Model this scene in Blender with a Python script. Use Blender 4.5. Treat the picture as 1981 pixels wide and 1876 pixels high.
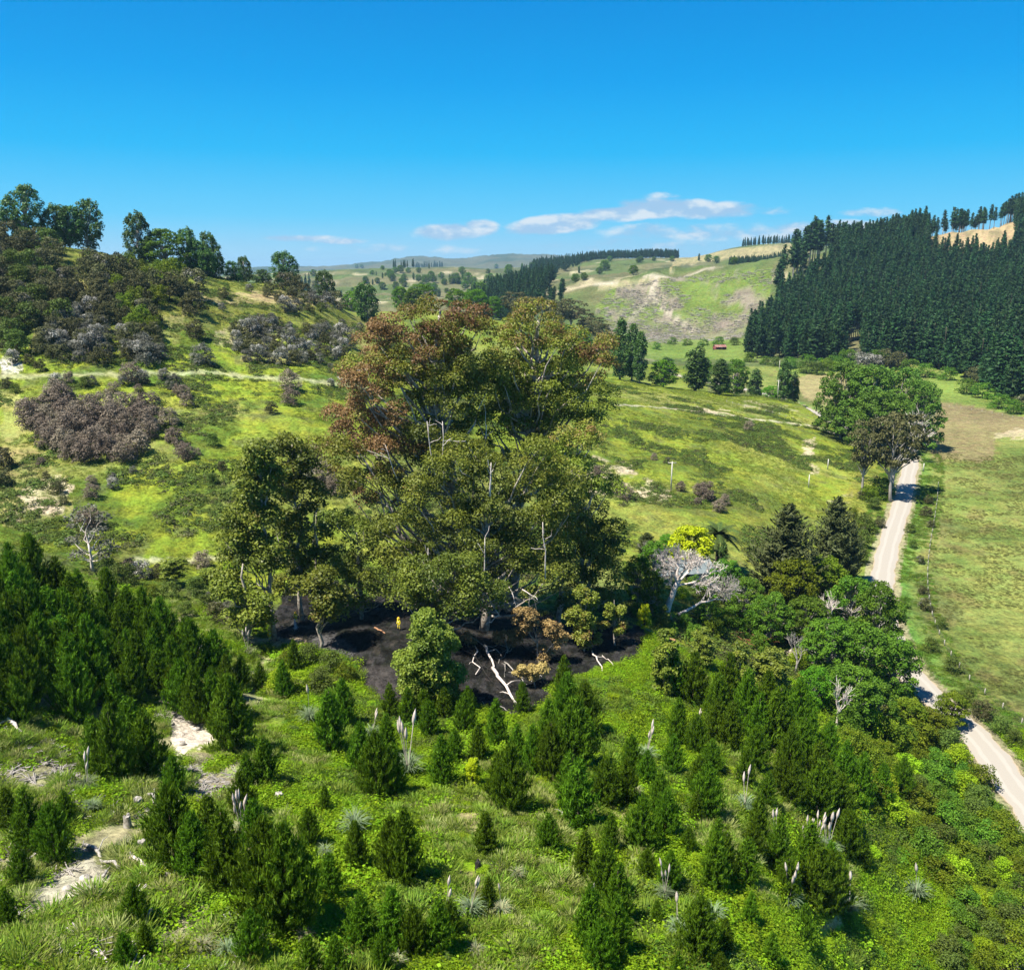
import bpy, math, random
import numpy as np
from mathutils import Vector, Matrix
D = bpy.data
for o in list(D.objects): D.objects.remove(o)
scene = bpy.context.scene
C = scene.collection
random.seed(7)
RNG = np.random.default_rng(7)

# ------------------------------------------------------------------ camera
H = 70.0; F = 1668.0; CX = 990.5; CY = 938.0; PITCH = math.radians(14.07)
CP, SP = math.cos(PITCH), math.sin(PITCH)
cam = D.objects.new('camera', D.cameras.new('camera')); C.objects.link(cam)
cam.location = (0, 0, H); cam.rotation_euler = (math.pi/2 - PITCH, 0, 0)
cam.data.sensor_fit = 'HORIZONTAL'; cam.data.sensor_width = 36; cam.data.lens = 36*F/1981
cam.data.clip_start = 0.5; cam.data.clip_end = 80000
scene.camera = cam
scene.render.resolution_x = 1024; scene.render.resolution_y = 969

# ------------------------------------------------------------------ light and sky
SUN_EL = math.radians(62); SHX, SHY = 1.0, 0.55            # shadows fall to +x, slightly +y
sun = D.objects.new('sun', D.lights.new('sun', 'SUN')); C.objects.link(sun)
sun.data.energy = 5.0; sun.data.angle = math.radians(0.53); sun.data.color = (1, .95, .83)
hv = Vector((SHX, SHY, 0)).normalized()*math.cos(SUN_EL)
sdir = Vector((hv.x, hv.y, -math.sin(SUN_EL)))
sun.rotation_euler = sdir.to_track_quat('-Z', 'Y').to_euler(); sun.location = (-60, -20, 160)
world = D.worlds.new('World'); scene.world = world; world.use_nodes = True
wn = world.node_tree; wn.nodes.clear()
def N(nt, typ, **kw):
    n = nt.nodes.new(typ)
    for k, v in kw.items():
        if k.startswith('i_'): n.inputs[int(k[2:])].default_value = v
        else: setattr(n, k, v)
    return n
def L(nt, a, b): nt.links.new(a, b)
def math_n(nt, op, a, b=None, clamp=False):
    n = nt.nodes.new('ShaderNodeMath'); n.operation = op; n.use_clamp = clamp
    for i, v in enumerate((a, b)):
        if v is None: continue
        if isinstance(v, (int, float)): n.inputs[i].default_value = v
        else: nt.links.new(v, n.inputs[i])
    return n.outputs[0]
def mixc(nt, fac, a, b, blend='MIX'):
    n = nt.nodes.new('ShaderNodeMix'); n.data_type = 'RGBA'; n.blend_type = blend; n.clamp_factor = True
    for i, v in ((0, fac), (6, a), (7, b)):
        if isinstance(v, (int, float)): n.inputs[i].default_value = v
        elif isinstance(v, tuple): n.inputs[i].default_value = v if len(v) == 4 else (*v, 1)
        else: nt.links.new(v, n.inputs[i])
    return n.outputs[2]
def smooth(nt, v, a, b, lo=0., hi=1.):
    n = nt.nodes.new('ShaderNodeMapRange'); n.interpolation_type = 'SMOOTHSTEP'
    nt.links.new(v, n.inputs[0])
    for i, q in zip((1, 2, 3, 4), (a, b, lo, hi)): n.inputs[i].default_value = q
    return n.outputs[0]
sky = N(wn, 'ShaderNodeTexSky', sky_type='NISHITA', sun_disc=False, sun_elevation=SUN_EL,
        altitude=300, air_density=1.0, dust_density=0.3, ozone_density=2.5)
sky.sun_rotation = math.atan2(-hv.x, -hv.y)
hsv = N(wn, 'ShaderNodeHueSaturation'); hsv.inputs['Saturation'].default_value = 1.45; hsv.inputs['Hue'].default_value = 0.478
hsv.inputs['Value'].default_value = 1.0
L(wn, sky.outputs[0], hsv.inputs['Color'])
tc = N(wn, 'ShaderNodeTexCoord'); sep = N(wn, 'ShaderNodeSeparateXYZ'); L(wn, tc.outputs['Generated'], sep.inputs[0])
ramp = N(wn, 'ShaderNodeValToRGB'); L(wn, sep.outputs[2], ramp.inputs[0]); cr_ = ramp.color_ramp
SKYC = [(0.0, (.40, .70, .90)), (.02, (.33, .68, .93)), (.055, (.13, .62, .98)), (.12, (.015, .49, .95)), (.19, (.0, .365, .88)), (.27, (.0, .275, .76)), (.6, (.002, .15, .50)), (1., (.002, .10, .38))]
while len(cr_.elements) < len(SKYC): cr_.elements.new(.5)
for e_, (p_, c_) in zip(cr_.elements, SKYC): e_.position = p_; e_.color = (*c_, 1)
# low clouds near the horizon
ysafe = math_n(wn, 'MAXIMUM', sep.outputs[1], 0.05)
az = math_n(wn, 'DIVIDE', sep.outputs[0], ysafe); elv = math_n(wn, 'DIVIDE', sep.outputs[2], ysafe)
def cloud_noise(dz, sc, det, seed):
    cb = N(wn, 'ShaderNodeCombineXYZ'); L(wn, az, cb.inputs[0])
    L(wn, math_n(wn, 'MULTIPLY', math_n(wn, 'ADD', elv, dz), 2.3), cb.inputs[1]); cb.inputs[2].default_value = seed
    nz = N(wn, 'ShaderNodeTexNoise'); nz.inputs['Scale'].default_value = sc; nz.inputs['Detail'].default_value = det
    nz.inputs['Roughness'].default_value = .55
    L(wn, cb.outputs[0], nz.inputs['Vector']); return nz.outputs[0]
def ell(a0, e0, ra, re, k=0.0):
    # cloud-bank envelope: 1 in the middle, 0 at the edge (a tilted ellipse)
    da = math_n(wn, 'DIVIDE', math_n(wn, 'SUBTRACT', az, a0), ra)
    de0 = math_n(wn, 'SUBTRACT', elv, e0)
    de = math_n(wn, 'DIVIDE', math_n(wn, 'SUBTRACT', de0, math_n(wn, 'MULTIPLY', math_n(wn, 'SUBTRACT', az, a0), k)), re)
    return math_n(wn, 'SUBTRACT', 1.0, math_n(wn, 'ADD', math_n(wn, 'MULTIPLY', da, da), math_n(wn, 'MULTIPLY', de, de)), True)
def AE(px, py):
    a = (px-CX)/F; b = -(py-CY)/F; d = CP+b*SP
    return a/d, (-SP+b*CP)/d
env = None
for (px, py, w, h, k, s) in ((868, 449, 85, 17, .0, 1.0), (930, 440, 40, 17, 0, 1.0), (1075, 434, 105, 18, .1, 1.), (1200, 413, 95, 15, .06, 1.), (1345, 405, 175, 20, -.02, 1.1),
                          (1290, 382, 60, 10, 0, .5), (560, 461, 110, 7, 0, .75), (655, 467, 60, 6, 0, .7), (1000, 477, 120, 9, 0, .55), (1420, 450, 260, 22, 0.0, .72), (1700, 411, 75, 10, 0, .55), (1650, 440, 100, 14, 0, .6),(1300,475,300,20,0,.5),(820,482,260,12,0,.4)):
    a0, e0 = AE(px, py); e = ell(a0, e0, w/F*1.15, h/F*1.25, k)
    e = math_n(wn, 'MULTIPLY', e, s)
    env = e if env is None else math_n(wn, 'MAXIMUM', env, e)
n1 = cloud_noise(0, 15, 9, 7.7); n2 = cloud_noise(.011, 15, 9, 7.7)
dens = math_n(wn, 'ADD', math_n(wn, 'MULTIPLY', env, .78), math_n(wn, 'MULTIPLY', math_n(wn, 'SUBTRACT', n1, .5), 1.5))
alpha = smooth(wn, dens, .24, .62, 0, .88)
alpha = math_n(wn, 'MULTIPLY', alpha, smooth(wn, env, .02, .25))
lit = smooth(wn, math_n(wn, 'SUBTRACT', n1, n2), -.05, .12)
ccol = mixc(wn, lit, (2.1, 3.1, 4.3), (4.2, 4.5, 4.75))
rs = N(wn, 'ShaderNodeVectorMath', operation='SCALE'); L(wn, ramp.outputs[0], rs.inputs[0]); rs.inputs['Scale'].default_value = 1/(.085*2.265)
skyb = mixc(wn, .985, hsv.outputs[0], rs.outputs[0])
skyc = mixc(wn, alpha, skyb, ccol)
bg = N(wn, 'ShaderNodeBackground'); L(wn, skyc, bg.inputs[0]); bg.inputs[1].default_value = 0.085
out = N(wn, 'ShaderNodeOutputWorld'); L(wn, bg.outputs[0], out.inputs[0])
vs = scene.view_settings; vs.view_transform = 'Standard'; vs.look = 'None'; vs.gamma = 1; vs.exposure = 1.18
vs.use_curve_mapping = False
scene.cycles.max_bounces = 6; scene.cycles.diffuse_bounces = 3; scene.cycles.transparent_max_bounces = 6
scene.cycles.volume_bounces = 0

# ------------------------------------------------------------------ picture <-> world
def ray(px, py):
    a = (px-CX)/F; b = -(py-CY)/F
    return np.array([a, CP+b*SP, -SP+b*CP])
def at(px, py, y):
    d = ray(px, py); return d*(y/d[1]) + np.array([0, 0, H])
def project(x, y, z):
    yy = np.maximum(y, 1e-3); zz = z-H
    depth = yy*CP - zz*SP; up = yy*SP + zz*CP
    depth = np.maximum(depth, 1e-3)
    return CX + F*x/depth, CY - F*up/depth

# ------------------------------------------------------------------ numpy noise
_perm = np.random.default_rng(5).random((256, 256))
def vnoise(x, y):
    xi = np.floor(x).astype(int); yi = np.floor(y).astype(int); fx = x-xi; fy = y-yi
    fx = fx*fx*(3-2*fx); fy = fy*fy*(3-2*fy)
    g = lambda i, j: _perm[i & 255, j & 255]
    return (g(xi, yi)*(1-fx)+g(xi+1, yi)*fx)*(1-fy) + (g(xi, yi+1)*(1-fx)+g(xi+1, yi+1)*fx)*fy
def fbm(x, y, o=4):
    s = 0; a = .5; t = 0
    for k in range(o):
        s = s + a*vnoise(x*2**k+17.3*k, y*2**k+5.1*k); t += a; a *= .5
    return s/t

# ------------------------------------------------------------------ terrain from crest and valley lines
def W(t, y, z): return ('w', t, y, z)
ROWS = [
 [W(-1, 14, 52), W(0, 14, 50), W(.5, 14, 44), W(1, 14, 36)],
 [(-300, 1876, 34), (0, 1876, 34), (500, 1876, 38), (1000, 1876, 41), (1400, 1876, 45), (1700, 1876, 52), (1850, 1876, 62), (1981, 1876, 72)],
 [(-300, 1600, 52), (0, 1600, 52), (300, 1600, 53), (600, 1600, 56), (1000, 1600, 60), (1300, 1600, 64), (1500, 1600, 70), (1700, 1600, 78), (1850, 1600, 90), (1981, 1600, 97)],
 [(-200, 1350, 66), (0, 1350, 68), (200, 1400, 72), (450, 1400, 80), (700, 1400, 86), (1000, 1400, 88), (1200, 1400, 90), (1400, 1400, 98), (1550, 1400, 105), (1700, 1400, 115), (1800, 1400, 121), (1981, 1400, 123)],
 [(-200, 1160, 80), (0, 1180, 80), (200, 1220, 90), (400, 1260, 100), (500, 1250, 112), (770, 1207, 115), (1000, 1260, 112), (1240, 1235, 118), (1400, 1250, 130), (1550, 1250, 140), (1700, 1250, 152), (1981, 1250, 152)],
 [(-200, 1080, 125), (0, 1080, 125), (200, 1100, 130), (400, 1120, 135), (600, 1130, 140), (800, 1130, 145), (1000, 1130, 150), (1200, 1100, 160), (1300, 1080, 170), (1450, 1080, 185), (1600, 1080, 200), (1700, 1080, 204), (1981, 1080, 204)],
 [(-200, 890, 170), (0, 900, 170), (300, 900, 172), (600, 900, 180), (800, 900, 190), (1000, 900, 215), (1200, 930, 235), (1400, 930, 245), (1600, 950, 262), (1700, 960, 262), (1981, 960, 264)],
 [(-200, 720, 215), (0, 725, 215), (300, 722, 225), (600, 738, 245), (800, 760, 270), (1000, 770, 300), (1200, 785, 330), (1400, 800, 350), (1550, 830, 352), (1650, 868, 338), (1981, 850, 360)],
 [(-200, 440, 325), (0, 458, 330), (100, 475, 335), (200, 492, 345), (350, 522, 365), (450, 545, 385), (560, 552, 420), (640, 585, 450), (700, 620, 470), (850, 680, 450), (1000, 720, 430), (1200, 745, 400), (1400, 772, 395), (1550, 798, 385), W(.42, 420, 0), W(.6, 420, 0)],
 [W(-.7, 560, 35), W(-.3, 600, 36), W(-.15, 620, 40), W(-.06, 640, 40), W(0, 620, 34), W(.06, 620, 25), W(.12, 590, 9), W(.17, 560, 2), W(.45, 560, 0.5), W(.52, 560, 2), W(.575, 560, 12), W(.75, 560, 30)],
 [W(-.7, 850, 20), W(-.2, 850, 12), W(0, 850, 8), W(.07, 850, 14), (1180, 655, 850), (1300, 664, 850), (1400, 660, 840), W(.28, 830, 6), W(.34, 840, 20), W(.42, 860, 34), W(.57, 860, 52), W(.75, 860, 66)],
 [W(-.7, 1200, 30), W(-.25, 1200, 28), (750, 600, 1200), (900, 590, 1200), (1050, 562, 1150), (1150, 545, 1120), (1300, 530, 1120), (1400, 525, 1120), W(.30, 1080, 78), W(.335, 1070, 80), W(.42, 1060, 92), (1850, 455, 1050), (1981, 434, 1050), W(.75, 1050, 140)],
 [W(-.7, 1600, 20), W(-.12, 1600, 14), W(-.03, 1600, 20), W(.05, 1600, 45), W(.2, 1600, 58), W(.3, 1600, 66), W(.42, 1600, 72), W(.75, 1600, 90)],
 [W(-.7, 2300, 38), W(-.35, 2300, 44), (600, 527, 2300), (700, 522, 2300), (800, 520, 2300), (880, 518, 2300), (950, 524, 2300), (1000, 520, 2300), (1080, 515, 2300), (1150, 504, 2300), (1250, 501, 2300), (1350, 500, 2300), (1400, 485, 2300), (1470, 474, 2300), (1530, 471, 2300), (1600, 478, 2300), W(.45, 2300, 110), W(.75, 2300, 100)],
 [W(-.7, 4200, 8), W(-.1, 4200, 14), W(.06, 4200, 50), W(.7, 4200, 60)],
 [W(-.7, 9000, 15), (640, 524, 9000), (740, 514, 9000), (800, 504, 9000), (850, 508, 9000), (890, 512, 9000), (950, 503, 9000), (1000, 501, 9000), (1050, 503, 9000), (1150, 508, 9000), W(.3, 9000, 80), W(.7, 9000, 80)],
 [W(-.7, 13000, -4), W(.7, 13000, -4)],
 [W(-.7, 20000, -6), W(.7, 20000, -6)],
]
NT, NY = 760, 620
T = np.linspace(-.95, .95, NT)
ya = np.geomspace(14, 420, 400); yb = np.geomspace(420, 20000, NY-400+1)[1:]
Y = np.concatenate([ya, yb]); NY = len(Y)
LY = np.log(Y)
KY, KZ = [], []
for row in ROWS:
    pts = []
    for e in row:
        if e[0] == 'w': pts.append(e[1:])
        else:
            p = at(*e); pts.append((p[0]/p[1], p[1], p[2]))
    pts.sort(); a = np.array(pts)
    ky = np.interp(T, a[:, 0], a[:, 1]); kz = np.interp(T, a[:, 0], a[:, 2])
    ker = np.hanning(19); ker /= ker.sum()
    pad = lambda v: np.convolve(np.pad(v, 9, 'edge'), ker, 'valid')
    KY.append(pad(ky)); KZ.append(pad(kz))
KY = np.array(KY); KZ = np.array(KZ)
def pchip(xk, yk, x):
    h = np.diff(xk); d = np.diff(yk)/h; m = np.zeros_like(yk)
    for i in range(1, len(xk)-1):
        if d[i-1]*d[i] > 0:
            w1 = 2*h[i]+h[i-1]; w2 = h[i]+2*h[i-1]; m[i] = (w1+w2)/(w1/d[i-1]+w2/d[i])
    m[0] = d[0]; m[-1] = d[-1]
    i = np.clip(np.searchsorted(xk, x)-1, 0, len(h)-1); t = (x-xk[i])/h[i]; hh = h[i]
    return (2*t**3-3*t**2+1)*yk[i]+(t**3-2*t**2+t)*hh*m[i]+(-2*t**3+3*t**2)*yk[i+1]+(t**3-t**2)*hh*m[i+1]
Z = np.zeros((NY, NT))
for j in range(NT): Z[:, j] = pchip(np.log(KY[:, j]), KZ[:, j], LY)
GX = Y[:, None]*T[None, :]; GY = np.repeat(Y[:, None], NT, 1)
# relief: hummocks near by, gullies and knolls far away
relief = (fbm(GX/9, GY/9, 4)-.5)*1.6 + (fbm(GX/28+9, GY/28, 3)-.5)*2.6*np.clip((GY-120)/120, 0, 1) + (fbm(GX/2.2, GY/2.2, 2)-.5)*.5
midhill = (np.abs(fbm(GX/110, GY/110, 5)-.5)*-2+.4)*(24-16*np.exp(-((GY-2250)/350)**2))*np.clip((GY-700)/500, 0, 1)*np.clip((12000-GY)/5000, 0, 1)
farhill = (np.abs(fbm(GX/700, GY/700, 5)-.5)*-2+.4)*110*np.clip((GY-3500)/4000, 0, 1)*np.clip((12500-GY)/3000, 0, 1)
damp = np.ones_like(Z)
damp *= np.where((GY > 300) & (GY < 420), .4, 1)
Z += relief*damp*np.clip((2000-GY)/500, 0, 1) + midhill + farhill

# road and flood plain
ROAD_PX = [(2060, 2300, 0), (2010, 1950, 0), (2030, 1760, 0), (2020, 1610, 0), (1962, 1525, 0), (1900, 1440, 0), (1840, 1380, 0), (1775, 1320, 0), (1735, 1260, 0), (1712, 1200, 0), (1706, 1150, 0),
           (1710, 1100, 0), (1724, 1040, 0), (1745, 975, 0), (1757, 920, 0), (1762, 885, 0), (1740, 860, 0), (1690, 845, 0), (1640, 830, 0), (1580, 800, 0), (1530, 780, 0), (1480, 762, 0), (1400, 745, 0), (1300, 725, 0)]
def floor_pt(px, py, z=0.0):
    d = ray(px, py); s = (z-H)/d[2]; return np.array([d[0]*s, d[1]*s])
def catmull(P, n=12):
    P = np.array(P, float); P = np.vstack([2*P[0]-P[1], P, 2*P[-1]-P[-2]]); out = []
    for i in range(1, len(P)-2):
        for k in range(n):
            t = k/n; a, b, c, d = P[i-1], P[i], P[i+1], P[i+2]
            out.append(.5*((2*b)+(c-a)*t+(2*a-5*b+4*c-d)*t*t+(3*b-3*c+d-a)*t**3))
    out.append(P[-2]); return np.array(out)
ROAD = catmull([floor_pt(p[0], p[1]) for p in ROAD_PX])
def dist_poly(x, y, line):
    d = np.full(np.shape(x), 1e9); side = np.zeros(np.shape(x))
    for i in range(len(line)-1):
        a, b = line[i], line[i+1]; v = b-a; L2 = v@v+1e-9
        u = np.clip(((x-a[0])*v[0]+(y-a[1])*v[1])/L2, 0, 1)
        dx = x-(a[0]+u*v[0]); dy = y-(a[1]+u*v[1]); dd = np.hypot(dx, dy)
        m = dd < d; d = np.where(m, dd, d); side = np.where(m, np.sign(v[0]*dy-v[1]*dx), side)
    return d, side
near = (GY < 800) & (GX > 20)
RD = np.full(Z.shape, 1e9); RS = np.zeros(Z.shape)
RD[near], RS[near] = dist_poly(GX[near], GY[near], ROAD[::4])
sd = RD*RS                                                    # + left (hill side), - right (paddock)
ss = lambda v, a, b: (lambda t: t*t*(3-2*t))(np.clip((v-a)/(b-a), 0, 1))
flood = np.where(near, 1-ss(sd, 4.5, 13+np.clip(150-GY,0,70)*.25), 0)*ss(-GY, -640, -540)
flood = np.maximum(flood, ss(GX-.20*GY, 0, 25)*ss(GY, 430, 460)*ss(-GY, -720, -560)*ss(-(GX/GY), -.53, -.49))
plain = (fbm(GX/30, GY/30, 3)-.5)*.5 - .12*(RD > 4) + (fbm(GX/3, GY/3, 2)-.5)*.12*(RD > 4)
plain = np.where(RD < 6, -.15*np.clip((RD-3)/3, 0, 1), plain*np.clip((RD-6)/12, 0, 1) - .15)
Z = Z*(1-flood) + plain*flood
def ground(x, y):
    x = np.asarray(x, float); y = np.asarray(y, float)
    t = np.clip(x/np.maximum(y, 1), T[0], T[-1]); ly = np.log(np.clip(y, Y[0], Y[-1]))
    i = np.clip(np.searchsorted(LY, ly)-1, 0, NY-2); fy = (ly-LY[i])/(LY[i+1]-LY[i])
    u = (t-T[0])/(T[1]-T[0]); j = np.clip(np.floor(u).astype(int), 0, NT-2); fx = u-j
    return (Z[i, j]*(1-fx)+Z[i, j+1]*fx)*(1-fy) + (Z[i+1, j]*(1-fx)+Z[i+1, j+1]*fx)*fy
_S = np.geomspace(20, 20000, 2600)
def hit(px, py, ymin=0):
    """where the line of sight meets the ground"""
    d = ray(px, py); s = _S/d[1]; P = d[None, :]*s[:, None]; P[:, 2] += H
    g = ground(P[:, 0], P[:, 1]); ok = (P[:, 2] < g) & (P[:, 1] > ymin)
    k = int(np.argmax(ok)) if ok.any() else len(s)-1
    if ymin and k and P[k-1, 1] <= ymin: pass
    a, b = (k-1, k) if k else (0, 0)
    da = P[a, 2]-g[a]; db = P[b, 2]-g[b]; u = da/(da-db) if da != db and da > 0 else 1
    p = P[a]+(P[b]-P[a])*u; return Vector((p[0], p[1], float(ground(p[0], p[1]))))
def mpp(p):                       # metres per picture unit at a point
    return (p[1]*CP-(p[2]-H)*SP)/F

# ------------------------------------------------------------------ mesh + bookkeeping helpers
def tag(o, label=None, cat=None, group=None, kind=None):
    if label: o['label'] = label
    if cat: o['category'] = cat
    if group: o['group'] = group
    if kind: o['kind'] = kind
    return o
def mesh(name, V, Fc, mats=(), attrs=None, smooth=False, mi=None):
    """V (n,3); Fc (m,3|4) array or list of lists"""
    me = D.meshes.new(name); V = np.asarray(V, np.float32)
    if isinstance(Fc, np.ndarray):
        k = Fc.shape[1]; me.vertices.add(len(V)); me.vertices.foreach_set('co', V.ravel())
        me.loops.add(Fc.size); me.loops.foreach_set('vertex_index', Fc.ravel().astype(np.int32))
        me.polygons.add(len(Fc)); me.polygons.foreach_set('loop_start', np.arange(0, Fc.size, k, dtype=np.int32))
        me.polygons.foreach_set('loop_total', np.full(len(Fc), k, np.int32)); me.update(calc_edges=True)
    else:
        me.from_pydata([tuple(map(float, v)) for v in V], [], Fc); me.update()
    for m in mats: me.materials.append(m)
    if smooth: me.polygons.foreach_set('use_smooth', np.ones(len(me.polygons), bool))
    if mi is not None: me.polygons.foreach_set('material_index', np.asarray(mi, np.int32))
    for k, v in (attrs or {}).items():
        v = np.asarray(v, np.float32)
        if v.ndim == 1:
            a = me.attributes.new(k, 'FLOAT', 'POINT'); a.data.foreach_set('value', v)
        else:
            a = me.attributes.new(k, 'FLOAT_COLOR', 'POINT'); a.data.foreach_set('color', np.c_[v, np.ones(len(v))].astype(np.float32).ravel())
    return me
def obj(name, me, parent=None, loc=None, rz=0, sc=None):
    o = D.objects.new(name, me); C.objects.link(o)
    if parent: o.parent = parent
    if loc is not None: o.location = loc
    o.rotation_euler.z = rz
    if sc: o.scale = (sc,)*3 if isinstance(sc, (int, float)) else sc
    return o
def empty(name, loc, rz=0, sc=None):
    o = obj(name, None, None, loc, rz, sc); o.empty_display_size = .5; return o
def copy_tree(o, parent=None):
    c = o.copy(); C.objects.link(c); c.parent = parent
    for ch in o.children: copy_tree(ch, c)
    return c
# ------------------------------------------------------------------ ground colours (albedo), painted from where things lie on the land
PXg, PYg = project(GX, GY, Z)
# ragged edges: wobble the outlines a little
wob = np.clip(600/GY, .15, 6)
PXw = PXg + (fbm(GX/4, GY/4, 4)-.5)*60*np.clip(90/GY, .12, 1.2) + (fbm(GX/40, GY/40, 4)-.5)*30*np.clip(GY/800, 0, 1)
PYw = PYg + (fbm(GX/4+50, GY/4+9, 4)-.5)*60*np.clip(90/GY, .1, 1.2) + (fbm(GX/40+9, GY/40, 4)-.5)*12*np.clip(GY/800, 0, 1)
def inpoly(poly, X=None, Yv=None):
    X = PXw if X is None else X; Yv = PYw if Yv is None else Yv
    p = np.array(poly, float); ins = np.zeros(X.shape, bool)
    for i in range(len(p)):
        x1, y1 = p[i]; x2, y2 = p[(i+1) % len(p)]
        if y1 == y2: continue
        c = ((y1 > Yv) != (y2 > Yv)) & (X < (x2-x1)*(Yv-y1)/(y2-y1)+x1); ins ^= c
    return ins
def blob(cx, cy, rx, ry): return ((PXw-cx)/rx)**2+((PYw-cy)/ry)**2 < 1
nz1 = fbm(GX/14, GY/14, 4); nz2 = fbm(GX/5+30, GY/5, 4); nz3 = fbm(GX/60+3, GY/60+8, 4)
def lerp(a, b, t): return a*(1-t[..., None])+b*t[..., None]
c3 = lambda *v: np.array(v)
col = np.zeros(Z.shape+(3,)); col[:] = c3(.085, .16, .014)
GR = c3(.17, .215, .02); GR2 = c3(.085, .13, .016); STRAW = c3(.27, .25, .09); CLAY = c3(.44, .37, .25); FERN = c3(.085, .095, .035)
WHITE = c3(.55, .52, .46); BURN = c3(.012, .011, .012)
col = lerp(col*0+GR, GR2, ss(nz1, .50, .66)); col = lerp(col, FERN, ss(nz2, .60, .72)*.7); col = lerp(col, STRAW, ss(nz3, .56, .68)*.35)
mid = (GY > 120) & (GY < 520)
# left hill: upper ridge paler and dry
up = mid & (PYg < 640) & (PXg < 760)
col[up] = (col*.6+c3(.22, .19, .06)*.4)[up]
# spur right of the big tree: yellower
sp = mid & inpoly([(1190, 740), (1680, 800), (1690, 1060), (1180, 1060)])
col[sp] = (col*.72+c3(.17, .19, .03)*.28)[sp]
def paint(mask, c, s=1.0, nz=None):
    m = mask.astype(float)*s
    if nz is not None: m = m*nz
    global col; col = lerp(col, c, m)
NZc = ss(nz2, .38, .55)
def pm(poly, y0, y1, c, s=1., nz=None): paint(inpoly(poly) & (GY > y0) & (GY < y1), c, s, nz)
# bare banks on the left hill
for poly, c, s in (([(0, 860), (60, 850), (130, 930), (140, 980), (70, 1010), (0, 1020)], c3(.30, .26, .10), .8),
             ([(60, 925), (100, 915), (140, 945), (120, 985), (60, 1000), (40, 960)], CLAY, .95),
             ([(0, 755), (40, 765), (60, 830), (20, 850), (0, 840)], STRAW, .8), ([(20, 985), (45, 980), (40, 1010), (15, 1015)], CLAY, .9),
             ([(0, 695), (20, 690), (48, 712), (45, 727), (0, 728)], WHITE, 1), ([(650, 735), (690, 705), (715, 705), (690, 728), (662, 742)], WHITE, 1),
             ([(370, 568), (500, 565), (620, 575), (610, 590), (480, 588), (385, 590)], c3(.38, .30, .15), .85), ([(500, 555), (640, 560), (660, 580), (520, 578)], c3(.36, .28, .14), .7),
             ([(400, 650), (470, 625), (560, 640), (520, 665), (420, 670)], CLAY, .6), ([(460, 688), (560, 690), (600, 705), (470, 705)], STRAW, .8),
             ([(60, 600), (120, 580), (190, 630), (150, 680), (60, 670)], c3(.30, .26, .13), .8), ([(115, 510), (160, 520), (175, 580), (130, 560)], STRAW, .8), ([(300, 615), (360, 600), (350, 660), (310, 665)], STRAW, .8),
             ([(640, 640), (720, 590), (760, 640), (700, 690)], c3(.24, .20, .07), .7)):
    pm(poly, 140, 520, c, s, NZc*.5+.5)
# spur banks, stock tracks
for poly, c, s in (([(1090, 905), (1150, 880), (1215, 900), (1300, 960), (1260, 975), (1180, 950), (1110, 960)], CLAY, .85), ([(1195, 740), (1420, 780), (1600, 815), (1600, 825), (1400, 805), (1195, 775)], STRAW, .35),
             ([(1330, 785), (1410, 793), (1420, 806), (1340, 800)], CLAY, .9), ([(1440, 775), (1540, 792), (1545, 800), (1440, 787)], CLAY, .5),
             ([(1555, 850), (1580, 845), (1572, 880), (1585, 920), (1575, 922), (1556, 885)], CLAY, .85), ([(1600, 965), (1650, 955), (1652, 975), (1610, 985)], CLAY, .6)):
    pm(poly, 200, 520, c, s, NZc)
# farm tracks: narrow pale lines on the slopes
TRACKS = []
def track(pxs, width, c, ymin, ymax, s=.9):
    P = [hit(px, py, ymin) for px, py in pxs]; P = np.array([(p.x, p.y) for p in P]); P = catmull(P, 6); TRACKS.append(P)
    m = (GY > ymin) & (GY < ymax); d = np.full(Z.shape, 1e9)
    d[m], _ = dist_poly(GX[m], GY[m], P)
    global col; d = d+(nz2-.5)*width; col = lerp(col, c, (1-ss(d, width*.4, width*.75))*s)
track([(0, 730), (100, 726), (300, 722), (430, 722), (560, 732), (650, 742), (720, 752)], 2.7, c3(.27, .28, .15), 150, 300, .85)
track([(1195, 783), (1290, 790), (1400, 803), (1500, 815), (1598, 829)], 1.9, c3(.38, .35, .25), 230, 420)
track([(250, 1080), (330, 1085), (440, 1078), (560, 1085)], 1.2, c3(.4, .38, .25), 100, 200, .7)
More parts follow.
